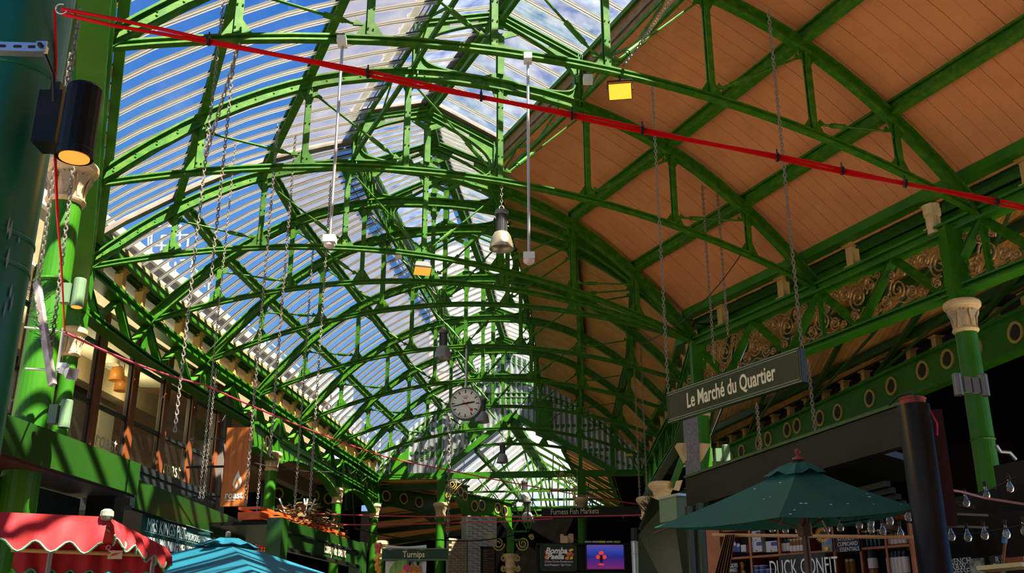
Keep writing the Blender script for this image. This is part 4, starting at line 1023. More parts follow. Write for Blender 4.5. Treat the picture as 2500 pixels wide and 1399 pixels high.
updown(PZ(1773, 1110, 20), 'pale cylinder light right of the column behind the hanging sign', 1.15, False, 'lightgreen'); updown(PZ(1712, 1110, 20), 'dark cylinder light left of the column behind the hanging sign', 1.15, False, side=-1)
# ================================================================ restaurant front on the left
fa, fb = Vector((-1.33 * H, 2.0 * H)), Vector((-.945 * H, 5.0 * H))
rest = tag(empty('wall_restaurant', (fa.x, fa.y, 4.5), 'first floor restaurant front with dark wooden mullions', 'restaurant front'), kind='structure')
def FP(u, v, off=0.0):
    p = PL(u, v, fa, fb); d = (fb - fa).normalized(); n = Vector((d.y, -d.x)); return p + Vector((n.x, n.y, 0)) * off
fd = (fb - fa).normalized(); fdir = Vector((fd.x, fd.y, 0)); fnrm = Vector((fd.y, -fd.x, 0))
M['wood'] = mat('varnished_mullion', (.23, .065, .018), .3, noise=(.14, .035, .01), nscale=8, stretch=(1, 1, .15))
M['winglass'] = glassmat('window_glass', (.75, .80, .72), .02, (.5, .5, .45), .07, 1.0, .5)
M['frameblk'] = mat('dark_frame', (.015, .02, .022), .35)
sill_z = FP(430, 1183).z; head_z = wz(.99)
mu = [(-60, 1000), (40, 1030), (135, 1062), (212, 1090), (300, 1124), (380, 1158), (448, 1185), (512, 1210)]
mp_ = [FP(u, v) for u, v in mu]
for k, p in enumerate(mp_):
    m = MB(); a_ = Vector((p.x, p.y, sill_z - .1)); b_ = Vector((p.x, p.y, head_z)); m.beam(a_, b_, .13, .22, fdir); m.build('mullion', M['wood'], rest)
    m = MB(); m.beam(a_ - fdir * .10, b_ - fdir * .10, .05, .10, fdir); m.build('frame_post', M['frameblk'], rest)
tz = FP(306, 1023).z
for k, (a_, b_) in enumerate(zip(mp_, mp_[1:])):
    A_ = Vector((a_.x, a_.y, sill_z)); B_ = Vector((b_.x, b_.y, sill_z))
    m = MB(); m.add([A_, B_, Vector((B_.x, B_.y, head_z)), Vector((A_.x, A_.y, head_z))], [(0, 1, 2, 3)]); m.build('pane', M['winglass'], rest)
    for z in (tz, lerp(tz, head_z, .62)):
        m = MB(); m.beam(Vector((A_.x, A_.y, z)), Vector((B_.x, B_.y, z)), .06, .07); m.build('transom', M['frameblk'], rest)
m = MB(); m.beam(Vector((mp_[0].x, mp_[0].y, sill_z)), Vector((mp_[-1].x, mp_[-1].y, sill_z)), .3, .12); m.build('sill', M['frameblk'], rest)
m = MB(); m.beam(Vector((mp_[0].x, mp_[0].y, sill_z - .8)), Vector((mp_[-1].x, mp_[-1].y, sill_z - .8)), .25, 1.5); m.build('spandrel', M['frameblk'], rest)
m = MB(); p = mp_[-1] + fdir * .25; m.beam(Vector((p.x, p.y, sill_z - .6)), Vector((p.x, p.y, head_z)), .35, .35, fdir); m.build('end_pier', mat('grey_pier', (.12, .11, .10), .7), rest)
# restaurant name on the panes
M['decal'] = mat('pale_green_decal', (.45, .50, .33), .5)
for k, (u, v) in enumerate(((48, 995), (252, 1080), (413, 1146))):
    c = FP(u, v, .06); text('pane_lettering', 'roast', M['decal'], rest, basis(c, fdir, UP, fnrm), .42, .002, .9)
# interior behind the glass
M['intwall'] = mat('interior_wall', (.50, .47, .36), .7); M['intdark'] = mat('interior_dark', (.03, .022, .018), .6)
bk = fnrm * -2.6
A_, B_ = mp_[0] - fdir * 2, mp_[-1] + fdir * .2
m = MB(); m.plate([Vector((A_.x, A_.y, sill_z - .3)) + bk, Vector((B_.x, B_.y, sill_z - .3)) + bk, Vector((B_.x, B_.y, head_z)) + bk, Vector((A_.x, A_.y, head_z)) + bk], fnrm * .1); m.build('interior_wall', M['intwall'], rest)
m = MB(); m.plate([Vector((A_.x, A_.y, head_z)), Vector((B_.x, B_.y, head_z)), Vector((B_.x, B_.y, head_z)) + bk, Vector((A_.x, A_.y, head_z)) + bk], UP * .1); m.build('interior_ceiling', M['intwall'], rest)
m = MB(); m.plate([Vector((A_.x, A_.y, sill_z - .3)), Vector((B_.x, B_.y, sill_z - .3)), Vector((B_.x, B_.y, sill_z - .3)) + bk, Vector((A_.x, A_.y, sill_z - .3)) + bk], UP * .1); m.build('interior_floor', M['timber'], rest)
L_ = (B_ - A_).length
for k, t in enumerate((.12, .27, .40, .50, .62, .74, .86)):
    p = A_.lerp(B_, t) + bk + fnrm * .06; w = (.55, .5, .7, .45, .8, .5, .6)[k]
    m = MB(); m.plate([Vector((p.x, p.y, sill_z - .2)) - fdir * w, Vector((p.x, p.y, sill_z - .2)) + fdir * w, Vector((p.x, p.y, sill_z + (2.0, 2.3, 1.2, 2.2, 2.6, 1.9, 2.2)[k])) + fdir * w, Vector((p.x, p.y, sill_z + (2.0, 2.3, 1.2, 2.2, 2.6, 1.9, 2.2)[k])) - fdir * w], fnrm * .04); m.build('interior_opening', M['intdark'], rest)
    if k % 2 == 0:
        for s_ in (-1, 1):
            q = p + fdir * (w + .08) * s_; m = MB(); m.beam(Vector((q.x, q.y, sill_z - .2)), Vector((q.x, q.y, sill_z + 2.4)), .12, .08, fdir); m.build('door_frame', M['intwall'], rest)
M['shade'] = mat('pendant_shade', (.75, .68, .5), .5); M['shadeo'] = mat('orange_shade', (.6, .22, .04), .4, emit=(1, .4, .05), estr=.12)
shm = MB(); shm.lathe([(.02, .34), (.10, .30), (.14, .18), (.155, 0), (.145, 0), (.13, .17), (.09, .28)], 16); SH1 = shm.mesh('shade', M['shade'], smooth=True); SH2 = shm.mesh('shade', M['shadeo'], smooth=True)
for k, (u, v, me, lb) in enumerate(((272, 890, SH1, 'white glass pendant lamp inside the restaurant'), (284, 930, SH2, 'orange pendant lamp inside the restaurant, front one'), (296, 955, SH2, 'orange pendant lamp inside the restaurant, lower one'), (130, 900, SH1, 'white pendant lamp behind the pane left of the slim column'))):
    p = FP(u, v, -1.2) if False else PL(u, v, (fa - Vector((fnrm.x, fnrm.y)) * 1.2), (fb - Vector((fnrm.x, fnrm.y)) * 1.2))
    root = empty('restaurant_pendant', p, lb, 'lamp', 'pendant lamps in the restaurant'); inst('shade', me, root, p)
    m = MB(); m.rod(p + UP * .33, Vector((p.x, p.y, head_z)), .008, 5); m.build('cord', M['black'], root)
for t in (.3, .6, .85):
    q = mp_[0].lerp(mp_[-1], t) - fnrm * 1.3; ld = bpy.data.lights.new('restaurant_lamp_light', 'POINT'); ld.energy = 45; ld.color = (1, .82, .5); ld.shadow_soft_size = .15
    lo = bpy.data.objects.new('restaurant_lamp_light', ld); lo.location = (q.x, q.y, head_z - .6); scene.collection.objects.link(lo)
# tall varnished wooden sign of the restaurant
b0_ = PZ(538, 1237, 20.0); t0_ = vert(b0_, 1045); wd = Vector((1, -.12, 0)).normalized(); ww = 66 / F * 20.0
M['signwood'] = mat('varnished_sign_wood', (.42, .10, .022), .3, noise=(.62, .22, .05), nscale=5, stretch=(3, 3, .25), thr=(.3, .7))
root = empty('restaurant_sign', b0_, 'tall varnished wooden sign reading roast with a white flame', 'sign')
for q in range(5):
    a_ = b0_ + wd * (ww * q / 5); c_ = b0_ + wd * (ww * (q + .98) / 5)
    m = MB(); m.plate([a_, c_, c_ + UP * (t0_.z - b0_.z), a_ + UP * (t0_.z - b0_.z)], wd.cross(UP) * .06); m.build('plank', M['signwood'], root)
nrm = wd.cross(UP); nrm = nrm if nrm.y < 0 else -nrm
def SP(x, z): return b0_ + wd * (ww * x) + UP * z + nrm * .034
hh = t0_.z - b0_.z
text('lettering', 'roast', M['letterw'], root, basis(SP(.5, hh * .135), wd, UP, nrm), .20, .004, .86, bold=.004)
text('small_lettering', 'deliciously British', M['letterw'], root, basis(SP(.34, hh * .075), wd, UP, nrm), .04, .003, .8)
for k, (s_, o_) in enumerate(((1.0, 0), (.62, .012), (.3, .02))):
    pts = []
    for x, z in ((0, 0), (.10, .08), (.13, .17), (.10, .26), (.045, .34), (.02, .43), (-.02, .36), (-.05, .30), (-.10, .2), (-.11, .11)):
        pts.append(SP(.58, hh * .20) + wd * (x * .75 * s_) + UP * (z * .9 * s_ + o_) + nrm * (.001 + .002 * k))
    m = MB(); m.plate(pts, nrm * .002); m.build('flame', M['letterw'] if k != 1 else M['signwood'], root)
for z in (.12, .5, .86):
    q = SP(0, hh * z); m = MB(); m.beam(q, q - wd * .75, .04, .04); m.build('bracket', M['iron'], root)
# ================================================================ stalls on the left
def zon(p, v): return vert(p, v).z
def panel(tl, tr, vb, z, name, label, matl, cat='fascia', th=.06, parent=None):
    a_, b_ = PH(*tl, z), PH(*tr, z); zb = zon(a_, vb); n_ = Vector((b_.y - a_.y, a_.x - b_.x, 0)).normalized()
    m = MB(); m.plate([a_, b_, Vector((b_.x, b_.y, zb)), Vector((a_.x, a_.y, zb))], n_ * th)
    if parent is not None: o = m.build(name, M[matl], parent)
    else: o = tag(m.build(name, M[matl]), label, cat)
    return o, a_, b_, zb, (n_ if n_.y < 0 or abs(n_.y) < .3 and n_.x > 0 else -n_)
_, f1a, f1b, f1z, f1n = panel((-60, 985), (338, 1133), 1105 - 22, wz(.345), 'stall_fascia', 'long dark green fascia of the front left stall, striped by shadows', 'dgreen')
_, f2a, f2b, f2z, f2n = panel((330, 1170), (598, 1276), 1240, wz(.345), 'stall_fascia', 'second green fascia further back, under the wooden sign', 'dgreen')
# shutter box and dark timber below the first fascia
fx1 = (f1b - f1a); fx1.z = 0; fx1.normalize(); inn = Vector((-1, .0, 0))
M['maroon'] = mat('maroon_soffit', (.045, .008, .008), .45)
m = MB(); q0, q1 = Vector((f1a.x, f1a.y, f1z)), Vector((f1b.x, f1b.y, f1z)); m.plate([q0, q1, q1 + inn * .9, q0 + inn * .9], UP * .05); tag(m.build('stall_soffit', M['maroon']), 'maroon soffit under the front left fascia', 'soffit')
m = MB(); m.beam(q0 + inn * .55 - UP * .22, q1 + inn * .55 - UP * .22 - fx1 * .2, .18, .30); tag(m.build('shutter_box', M['blackpaint']), 'black shutter box under the front left fascia', 'shutter box')
m = MB(); m.beam(q0 + inn * .45 - UP * .40, q1 + inn * .45 - UP * .40 - fx1 * .3, .05, .05); tag(m.build('red_rail', M['red']), 'thin red rail below the black shutter box', 'rail')
M['sidepanel'] = mat('stall_side_green', (.03, .12, .03), .5)
for q in range(4):
    a_ = q0.lerp(q1, q / 4) + inn * .75; b_ = q0.lerp(q1, (q + .97) / 4) + inn * .75
    m = MB(); m.plate([a_ - UP * .3, b_ - UP * .3, b_ - UP * 3.2, a_ - UP * 3.2], Vector((fx1.y, -fx1.x, 0)) * .05); tag(m.build('side_wall', M['sidepanel']), 'green stall back panel above the red awning, %s from the left' % ('first', 'second', 'third', 'fourth')[q], 'panel', 'green panels behind the red awning')
m = MB(); m.beam(q1 + inn * .3, Vector(((q1 + inn * .3).x, q1.y, 0)), .3, .3); tag(m.build('stall_post', M['blackpaint']), 'black post at the end of the front left fascia', 'post')
m = MB(); q2, q3 = Vector((f2a.x, f2a.y, f2z)), Vector((f2b.x, f2b.y, f2z)); m.plate([q2, q3, q3 + inn * .9, q2 + inn * .9], UP * .05); tag(m.build('stall_soffit', M['blackpaint']), 'dark soffit under the second green fascia', 'soffit')
m = MB(); m.beam(q3 + inn * .05 - UP * 0, Vector((q3.x - .05, q3.y, 0)), .12, .12); tag(m.build('stall_post', M['green']), 'green post at the end of the second fascia beside the cage', 'post')
# pie stall banner
root = empty('pie_banner', PZ(420, 1335, 13.2), 'dark teal banner of the pie stall under the second fascia', 'banner')
a_, b_ = PZ(348, 1252, 12.6), PZ(520, 1300, 14.6); b_ = Vector((b_.x, b_.y, b_.z)); bx = (b_ - a_).normalized(); bu = UP - bx * UP.dot(bx); bu.normalize(); bn = bx.cross(bu); bn = bn if bn.y < 0 else -bn
L_ = (b_ - a_).length; M['teal'] = mat('teal_banner', (.012, .075, .07), .5)
m = MB(); nseg = 14
top = [a_ + bx * (L_ * i / nseg) - bu * (.03 * math.sin(i * .9)) for i in range(nseg + 1)]
m.add([p for p in top] + [p - bu * .46 + bn * (.02 * math.sin(i)) for i, p in enumerate(top)], [(i, i + 1, nseg + 2 + i, nseg + 1 + i) for i in range(nseg)]); m.build('cloth', M['teal'], root)
M['silver'] = mat('silver_lettering', (.55, .66, .66), .4)
text('lettering', "MRS KINGS PIES", M['silver'], root, basis(a_ + bx * (L_ * .30) - bu * .13 + bn * .03, bx, bu, bn), .22, .002, .72)
text('lettering', "of BOROUGH MARKET", M['silver'], root, basis(a_ + bx * (L_ * .76) - bu * .15 + bn * .03, bx, bu, bn), .13, .002, .66)
text('lettering', "AWARD WINNING MELTON MOWBRAY", M['letterw'], root, basis(a_ + bx * (L_ * .5) - bu * .33 + bn * .03, bx, bu, bn), .16, .002, .72, bold=.003)
for d_ in (.01, .21):
    m = MB(); m.beam(a_ + bx * .05 - bu * d_ + bn * .03, a_ + bx * (L_ - .05) - bu * d_ + bn * .03, .004, .008, bn); m.build('rule_line', M['silver'], root)
# red market awning with scalloped valance
M['redcloth'] = mat('red_awning_cloth', (.45, .010, .013), .75, noise=(.38, .012, .02), nscale=4, bump=.3)
M['trimgreen'] = mat('green_binding', (.10, .28, .16), .6)
root = empty('market_awning', PH(120, 1300, 2.4), 'red canvas market awning with scalloped green edged valance', 'awning')
A_ = PH(-150, 1243, 2.78); B_ = PH(264, 1262, 2.78); C_ = PH(408, 1338, 2.62); D_ = C_ + (A_ - B_)
def valance(p, q, h, n, amp, nm, lean=Vector((0, 0, 0)), seed=1, start=0.0, par=root):
    rr = random.Random(seed); k = n * 8; top_ = []; bot_ = []; ph = rr.uniform(0, 6)
    d = (q - p).normalized(); nn = d.cross(UP)
    for i in range(k + 1):
        t = i / k; a = p.lerp(q, t); top_.append(a)
        z = -h + amp * .5 * (1 + math.cos(2 * PI * (t * n + start)))
        bot_.append(a + UP * z + nn * (.03 * math.sin(t * n * 4.1 + ph)) + lean)
    mid_ = [x.lerp(y, .5) + nn * (.025 * math.sin(i * .7 + ph)) for i, (x, y) in enumerate(zip(top_, bot_))]
    m = MB(); K = k + 1; m.add(top_ + mid_ + bot_, [(i, i + 1, K + i + 1, K + i) for i in range(k)] + [(K + i, K + i + 1, 2 * K + i + 1, 2 * K + i) for i in range(k)]); o = m.build(nm, M['redcloth'], par, smooth=True)
    m = MB(); m.tube(bot_, .009, 5); m.build('binding', M['trimgreen'], o)
    return o
valance(A_, B_, .31, 5, .09, 'front_valance', Vector((0, -.05, 0)), 2)
valance(B_, C_, .22, 9, .07, 'side_valance', Vector((.05, 0, 0)), 4)
valance(D_ + UP * .0, C_ + UP * .0, .28, 8, .06, 'rear_valance', Vector((0, 0, 0)), 6)
m = MB(); rd = (A_ + D_) / 2 + UP * .04; re = (B_ + C_) / 2 + UP * .02 + (A_ - B_).normalized() * .5
m.add([A_, B_, C_, D_, rd, re], [(0, 1, 5, 4), (1, 2, 5), (2, 3, 4, 5)]); m.build('canopy', M['redcloth'], root)
m = MB(); m.rod(A_ + Vector((0, .06, -.07)), B_ + Vector((-.06, .06, -.07)), .018, 8); m.rod(B_ + Vector((-.06, .06, -.07)), C_ + Vector((-.06, -.06, -.07)), .018, 8); m.rod(D_ + Vector((0, -.06, -.07)), C_ + Vector((-.06, -.06, -.07)), .018, 8); m.build('frame_rail', M['stub'], root)
for p_ in (C_ - Vector((.1, .05, 0)), D_ + Vector((.3, .05, 0))):
    m = MB(); m.rod(p_, Vector((p_.x, p_.y, 0)), .022, 8); m.build('leg', M['steel'], root)
m = MB(); m.lathe([(0, -.05), (.04, -.04), (.058, -.01), (.055, .03), (.03, .05), (0, .055)], 10, B_ + Vector((0, -.03, .01))); m.build('corner_knot', mat('grubby_knot', (.25, .27, .2), .9, noise=(.14, .15, .11), nscale=20), root)
_p = D_.lerp(C_, .62) - UP * .12 + Vector((0, -.05, 0)); m = MB(); m.plate([_p, _p + Vector((.13, 0, 0)), _p + Vector((.13, 0, .075)), _p + Vector((0, 0, .075))], (0, .004, 0)); lbp = m.build('maker_label', mat('label_card', (.6, .55, .45), .6), root)
m = MB(); m.plate([_p + Vector((x_, -.004, z_)) for x_, z_ in ((.01, .02), (.05, .05), (.12, .055), (.06, .03))], (0, .002, 0)); m.build('label_print', M['red'], lbp)
for t in (.3, .62, .9):
    c_ = D_.lerp(C_, t) - UP * .02 + Vector((0, -.06, 0)); m = MB(); torus(m, c_, Vector((1, 0, 0)), UP, .02, .003, 10); m.build('eyelet_ring', M['steel'], root)
# teal square umbrella
def umbrella(apex, rim, ncorner, label, matl, cap_r, droop=.05, vent=True, finial=None, pole=True, scal=True, poler=.022):
    base_ = Vector((apex.x, apex.y, 0)); root = empty('market_umbrella', base_, label, 'umbrella', 'market umbrellas')
    n = len(rim); m = MB(); K = 6; ring = []
    for j in range(K + 1):
        f_ = .12 + .88 * j / K
        for i in range(n):
            a, b = rim[i], rim[(i + 1) % n]
            for q in range(4):
                p = a.lerp(b, q / 4); x = apex.lerp(p, f_)
                dip = math.sin(PI * q / 4) * f_ * droop
                ring.append(x - UP * (dip + .02 * math.sin(PI * f_)))
    N_ = n * 4
    m.add(ring, [(j * N_ + i, j * N_ + (i + 1) % N_, (j + 1) * N_ + (i + 1) % N_, (j + 1) * N_ + i) for j in range(K) for i in range(N_)]); m.build('canopy', matl, root, smooth=False)
    m = MB(); lst = [apex + UP * .03]
    for i in range(n * 4):
        a, b = rim[i // 4], rim[(i // 4 + 1) % n]; p = a.lerp(b, (i % 4) / 4)
        lst.append(apex.lerp(p, cap_r) + UP * (.02 + (.035 if i % 4 == 2 else 0)))
    for i in range(n * 4):
        lst.append(apex.lerp(lst[1 + i], .55) + UP * .035)
    nn = n * 4
    m.add(lst, [(0, 1 + nn + i, 1 + nn + (i + 1) % nn) for i in range(nn)] + [(1 + nn + i, 1 + i, 1 + (i + 1) % nn, 1 + nn + (i + 1) % nn) for i in range(nn)]); m.build('vent_cap', matl, root)
    for a in rim:
        m = MB(); m.rod(apex - UP * .10, a - UP * .05, .012, 5); m.build('rib', M['ribwood'], root)
        m = MB(); h_ = apex - UP * .55; m.rod(h_, apex.lerp(a, .5) - UP * .09, .010, 5); m.build('strut', M['ribwood'], root)
    m = MB(); m.rod(Vector((apex.x, apex.y, 0)), apex, poler, 10); m.build('pole', M['ribwood'], root)
    m = MB(); m.lathe([(.06, -.05), (.06, .05)], 12, apex - UP * .55); m.build('runner', M['ribwood'], root)
    if finial:
        m = MB(); m.lathe([(.055, 0), (.05, .02), (.02, .03), (.014, .05), (.026, .07), (.02, .09), (0, .10)], 12, apex + UP * .03); m.build('finial', finial, root)
    return root
M['ribwood'] = mat('umbrella_wood', (.10, .045, .02), .5)
M['tealcloth'] = mat('teal_umbrella_cloth', (.0, .15, .23), .7, noise=(.0, .13, .205), nscale=3)
M['greencloth'] = mat('green_umbrella_cloth', (.002, .12, .075), .75, noise=(.002, .10, .065), nscale=4, bump=.1)
ap = PZ(556, 1318, 11.6)
rim = [ap + Vector((x, y, -.58)) for x, y in ((-2.0, -.9), (.9, -2.1), (2.0, 1.1), (-.8, 2.0))]
tu = umbrella(ap, rim, 4, 'teal blue square market umbrella crossed by shadow stripes', M['tealcloth'], .17)
m = MB(); m.lathe([(.0, 0), (.03, 0), (.03, .05), (.02, .06), (0, .06)], 8, ap + UP * .03); m.build('top_knob', M['steel'], tu)
# ================================================================ far stalls, left to right
class Plane:
    def __init__(s, a, b):
        s.a = Vector((a[0], a[1])); s.b = Vector((b[0], b[1])); d = (s.b - s.a).normalized()
        s.x = Vector((d.x, d.y, 0)); n = Vector((d.y, -d.x, 0)); s.n = n if n.y < 0 else -n
    def p(s, u, v, off=0.0):
        a = s.a + s.n.xy * off; b = s.b + s.n.xy * off; return PL(u, v, a, b)
    def slab(s, m, u0, v0, u1, v1, th, off=0.0, mi=0):
        # upright box whose front face covers the pixels u0..u1 (measured at the mean row), v0..v1
        um, vm = (u0 + u1) / 2, (v0 + v1) / 2
        l = s.p(u0, vm, off); r = s.p(u1, vm, off); zt_ = s.p(um, v0, off).z; zb_ = s.p(um, v1, off).z
        q = [Vector((l.x, l.y, zb_)), Vector((r.x, r.y, zb_)), Vector((r.x, r.y, zt_)), Vector((l.x, l.y, zt_))]
        m.plate([k - s.n * th / 2 for k in q], s.n * th, mi); return q
def slab_obj(pl, name, px, th, matl, label=None, cat=None, group=None, off=0.0, parent=None):
    m = MB(); pl.slab(m, *px, th, off); o = m.build(name, M[matl] if isinstance(matl, str) else matl, parent)
    return tag(o, label, cat, group) if label else o
def ptext(pl, body, u, v, size, matl, parent, off=.01, xs=1.0, bold=0.0, shear=0.0, align='CENTER', nm='lettering'):
    return text(nm, body, M[matl] if isinstance(matl, str) else matl, parent, basis(pl.p(u, v, off), pl.x, UP, pl.n), size, .002, xs, align, shear, bold)
# greengrocer stall with slanting fascia
e_a, e_b = PH(680, 1266, 3.5), PH(876, 1325, 3.5); pe = Plane(e_a.xy, e_b.xy)
root = empty('stall_fascia', e_a.lerp(e_b, .5), 'dark green stall fascia lettered Elsey and Bent', 'fascia')
zb_ = zon(e_a, 1338)
m = MB(); m.plate([e_a, e_b, Vector((e_b.x, e_b.y, zb_)), Vector((e_a.x, e_a.y, zb_))], pe.n * .08); m.build('board', M['signgreen2'] if 'signgreen2' in M else M['dgreen'], root)
m = MB(); m.beam(e_a - UP * .16 + pe.n * .06, e_b - UP * .16 + pe.n * .06, .02, .03); m.build('moulding', M['blackpaint'], root)
m = MB(); m.beam(Vector((e_a.x, e_a.y, zb_)) + pe.n * .05, Vector((e_b.x, e_b.y, zb_)) + pe.n * .05, .08, .05); m.build('bottom_rail', M['blackpaint'], root)
c = (e_a.lerp(e_b, .64) + Vector((0, 0, (zb_ - e_a.z) * .58))) + pe.n * .05
text('lettering', 'Elsey & Bent', M['letter'], root, basis(c, pe.x, UP, pe.n), .24, .003, .72, bold=.004)
for p in (e_a, e_b):
    m = MB(); m.beam(Vector((p.x, p.y, p.z)), Vector((p.x, p.y, 0)), .22, .22, pe.x); tag(m.build('stall_post', M['dgreen']), 'dark green post at the %s end of the greengrocer fascia' % ('near' if p is e_a else 'far'), 'post')
bk_ = -pe.n * 1.6
m = MB(); m.plate([e_a + UP * -.05, e_b + UP * -.05, e_b + bk_ * .9 - UP * .05, e_a + bk_ * .9 - UP * .05], UP * .05); tag(m.build('stall_roof', M['blackpaint']), 'flat dark roof of the greengrocer stall', 'stall roof')
# orange crates with produce and a heap of brown leaves on that roof
M['crate'] = mat('orange_crate', (.80, .12, .02), .5); M['leafs'] = mat('dry_leaves', (.12, .06, .018), .8, noise=(.22, .15, .05), nscale=25, bump=.6)
def crate(p, x, sz, label, rz=0.0):
    root = empty('produce_crate', p, label, 'crate', 'orange plastic crates'); y = x.cross(UP); w, d_, h = sz
    m = MB(); m.plate([p - x * w - y * d_, p + x * w - y * d_, p + x * w + y * d_, p - x * w + y * d_], UP * .015); m.build('bottom', M['crate'], root)
    for a, b in ((p - x * w - y * d_, p + x * w - y * d_), (p - x * w + y * d_, p + x * w + y * d_), (p - x * w - y * d_, p - x * w + y * d_), (p + x * w - y * d_, p + x * w + y * d_)):
        for z in (.03, h * .5, h):
            m = MB(); m.beam(a + UP * z, b + UP * z, .012, h * .28); m.build('slat', M['crate'], root)
    return root
for k, t in enumerate((.04, .22, .42, .60, .76, .92)):
    crate(e_a.lerp(e_b, t) + bk_ * .25 + UP * .0, pe.x, (.22, .16, .14), 'orange crate on the greengrocer stall roof, %s from the near end' % ('first', 'second', 'third', 'fourth', 'fifth', 'sixth')[k])
rr = random.Random(11); m = MB()
for q in range(420):
    t = rr.uniform(.30, 1.0); p = e_a.lerp(e_b, t) + bk_ * rr.uniform(.12, .45) + UP * rr.uniform(.02, .50 * math.sin(PI * min(1, (t - .15)))); a_ = rr.uniform(0, 6); s_ = rr.uniform(.04, .09)
    x = Vector((math.cos(a_), math.sin(a_), rr.uniform(-.6, .6))).normalized(); y = x.cross(Vector((rr.uniform(-1, 1), rr.uniform(-1, 1), 1))).normalized()
    m.add([p - x * s_, p - y * s_ * .5, p + x * s_, p + y * s_ * .5], [(0, 1, 2, 3)])
tag(m.build('dried_leaves', M['leafs']), 'heap of dry brown leaves behind the greengrocer fascia', 'leaves', kind='stuff')
for k, (du, a_) in enumerate(((705, -.5), (745, .4), (742, .1), (750, -.2))):
    p = PZ(du, 1272, 16.5); m = MB(); m.beam(p, p + Vector((a_ * .35, 0, .35)), .03, .02); tag(m.build('wooden_batten', M['plastic']), 'pale batten sticking up from the crates, %s' % ('leftmost', 'slanting right', 'upright', 'slanting left')[k], 'batten', 'pale battens')
# wire cage with crates, under the to-go sign
pt_ = Plane(PZ(600, 1300, 17.5).xy, PZ(690, 1300, 17.0).xy)
root = empty('takeaway_sign', pt_.p(640, 1295), 'dark takeaway sign with cream letters beside the second fascia', 'sign')
m = MB(); pt_.slab(m, 596, 1252, 716, 1292, .06); m.build('board', M['signgreen'], root); ptext(pt_, 'to Go', 620, 1273, .20, 'letter', root, .02, .9)
m = MB()
for q in range(70):
    p = pt_.p(596 + q * 1.75, 1252); m.rod(p, p + Vector((random.uniform(-.05, .05), 0, random.uniform(.06, .12))), .003, 3)
tag(m.build('bird_spikes', M['iron'], root), kind='stuff')
root = empty('wire_cage', pt_.p(640, 1345), 'green wire mesh cage left of the greengrocer fascia', 'cage')
for q in range(11):
    m = MB(); m.rod(pt_.p(602 + q * 7.3, 1296, .12), vert(pt_.p(602 + q * 7.3, 1296, .12), 1350), .006, 4); m.build('wire', M['iron'], root)
for q in range(8):
    m = MB(); m.rod(pt_.p(600, 1297 + q * 7, .12), pt_.p(680, 1299 + q * 7.4, .12), .006, 4); m.build('wire', M['iron'], root)
for k, (u, v) in enumerate(((618, 1308), (650, 1312), (622, 1335), (655, 1340))):
    crate(pt_.p(u, v, -.25) - UP * .08, pt_.x, (.16, .14, .13), 'orange crate inside the wire cage, %s' % ('upper left', 'upper right', 'lower left', 'lower right')[k])
# fruit sign and fruit poster
pz_ = Plane(PZ(930, 1350, 25).xy, PZ(1095, 1350, 25).xy)
root = empty('greengrocer_sign', pz_.p(1010, 1367), 'dark green sign board lettered Turnips', 'sign')
m = MB(); pz_.slab(m, 932, 1340, 1094, 1367, .08); m.build('board', M['dgreen'], root); ptext(pz_, 'Turnips', 1010, 1354, .20, 'letter', root, .02, .86, .004)
for v in (1340, 1367):
    m = MB(); m.beam(pz_.p(932, v, .05), pz_.p(1094, v, .05), .02, .03); m.build('edge_rail', M['frame'], root)
root = empty('fruit_poster', pz_.p(990, 1440), 'white poster printed with watermelon and pineapples under the greengrocer sign', 'poster')
m = MB(); pz_.slab(m, 940, 1370, 1040, 1440, .03, -.05); m.build('sheet', M['plastic'], root)
M['melon'] = mat('melon_print', (.10, .32, .05), .6, noise=(.35, .55, .15), nscale=9, stretch=(1, 1, .3)); M['pine'] = mat('pineapple_print', (.62, .22, .03), .6, noise=(.35, .10, .01), nscale=20); M['pink'] = mat('dragonfruit_print', (.75, .04, .20), .6); M['palm'] = mat('leaf_print', (.04, .18, .04), .6); M['orangep'] = mat('orange_print', (.80, .28, .02), .6)
def disc(pl, u, v, ru, rv, nm, matl, par, off, ang=0.0, n=20):
    c = pl.p(u, v, off); k = (pl.p(u + 1, v, off) - c).length
    pts = []
    for i in range(n):
        a = 2 * PI * i / n; x, z = ru * math.cos(a), rv * math.sin(a); x, z = x * math.cos(ang) - z * math.sin(ang), x * math.sin(ang) + z * math.cos(ang)
        pts.append(c + pl.x * (x * k) + UP * (z * k))
    m = MB(); m.plate(pts, pl.n * .004); return m.build(nm, M[matl], par)
disc(pz_, 972, 1385, 26, 14, 'watermelon', 'melon', root, .0, .7); disc(pz_, 992, 1386, 8, 7, 'dragon_fruit', 'pink', root, .006); disc(pz_, 1004, 1388, 8, 11, 'pineapple', 'pine', root, .004); disc(pz_, 1019, 1390, 9, 11, 'pineapple', 'pine', root, .008)
for u, v in ((1001, 1372), (1021, 1372)):
    for a in (-.5, -.2, .1, .4): disc(pz_, u + a * 8, v + abs(a) * 4, 2, 8, 'crown_leaf', 'palm', root, .010, -a, 8)
for u, v in ((985, 1397), (1010, 1400), (1024, 1402), (972, 1402)): disc(pz_, u, v, 7, 6, 'fruit', 'orangep', root, .009)
# white cloth swag above the sign
m = MB(); K = 16; t_ = [pz_.p(942 + i * 6.2, 1330 + 4 * math.sin(PI * i / K), .0) for i in range(K + 1)]; b_ = [pz_.p(942 + i * 6.2, 1341 + 2 * math.sin(i), .03) for i in range(K + 1)]
m.add(t_ + b_, [(i, i + 1, K + 2 + i, K + 1 + i) for i in range(K)]); tag(m.build('cloth_swag', M['plastic']), 'white cloth swag strung above the greengrocer sign', 'cloth')
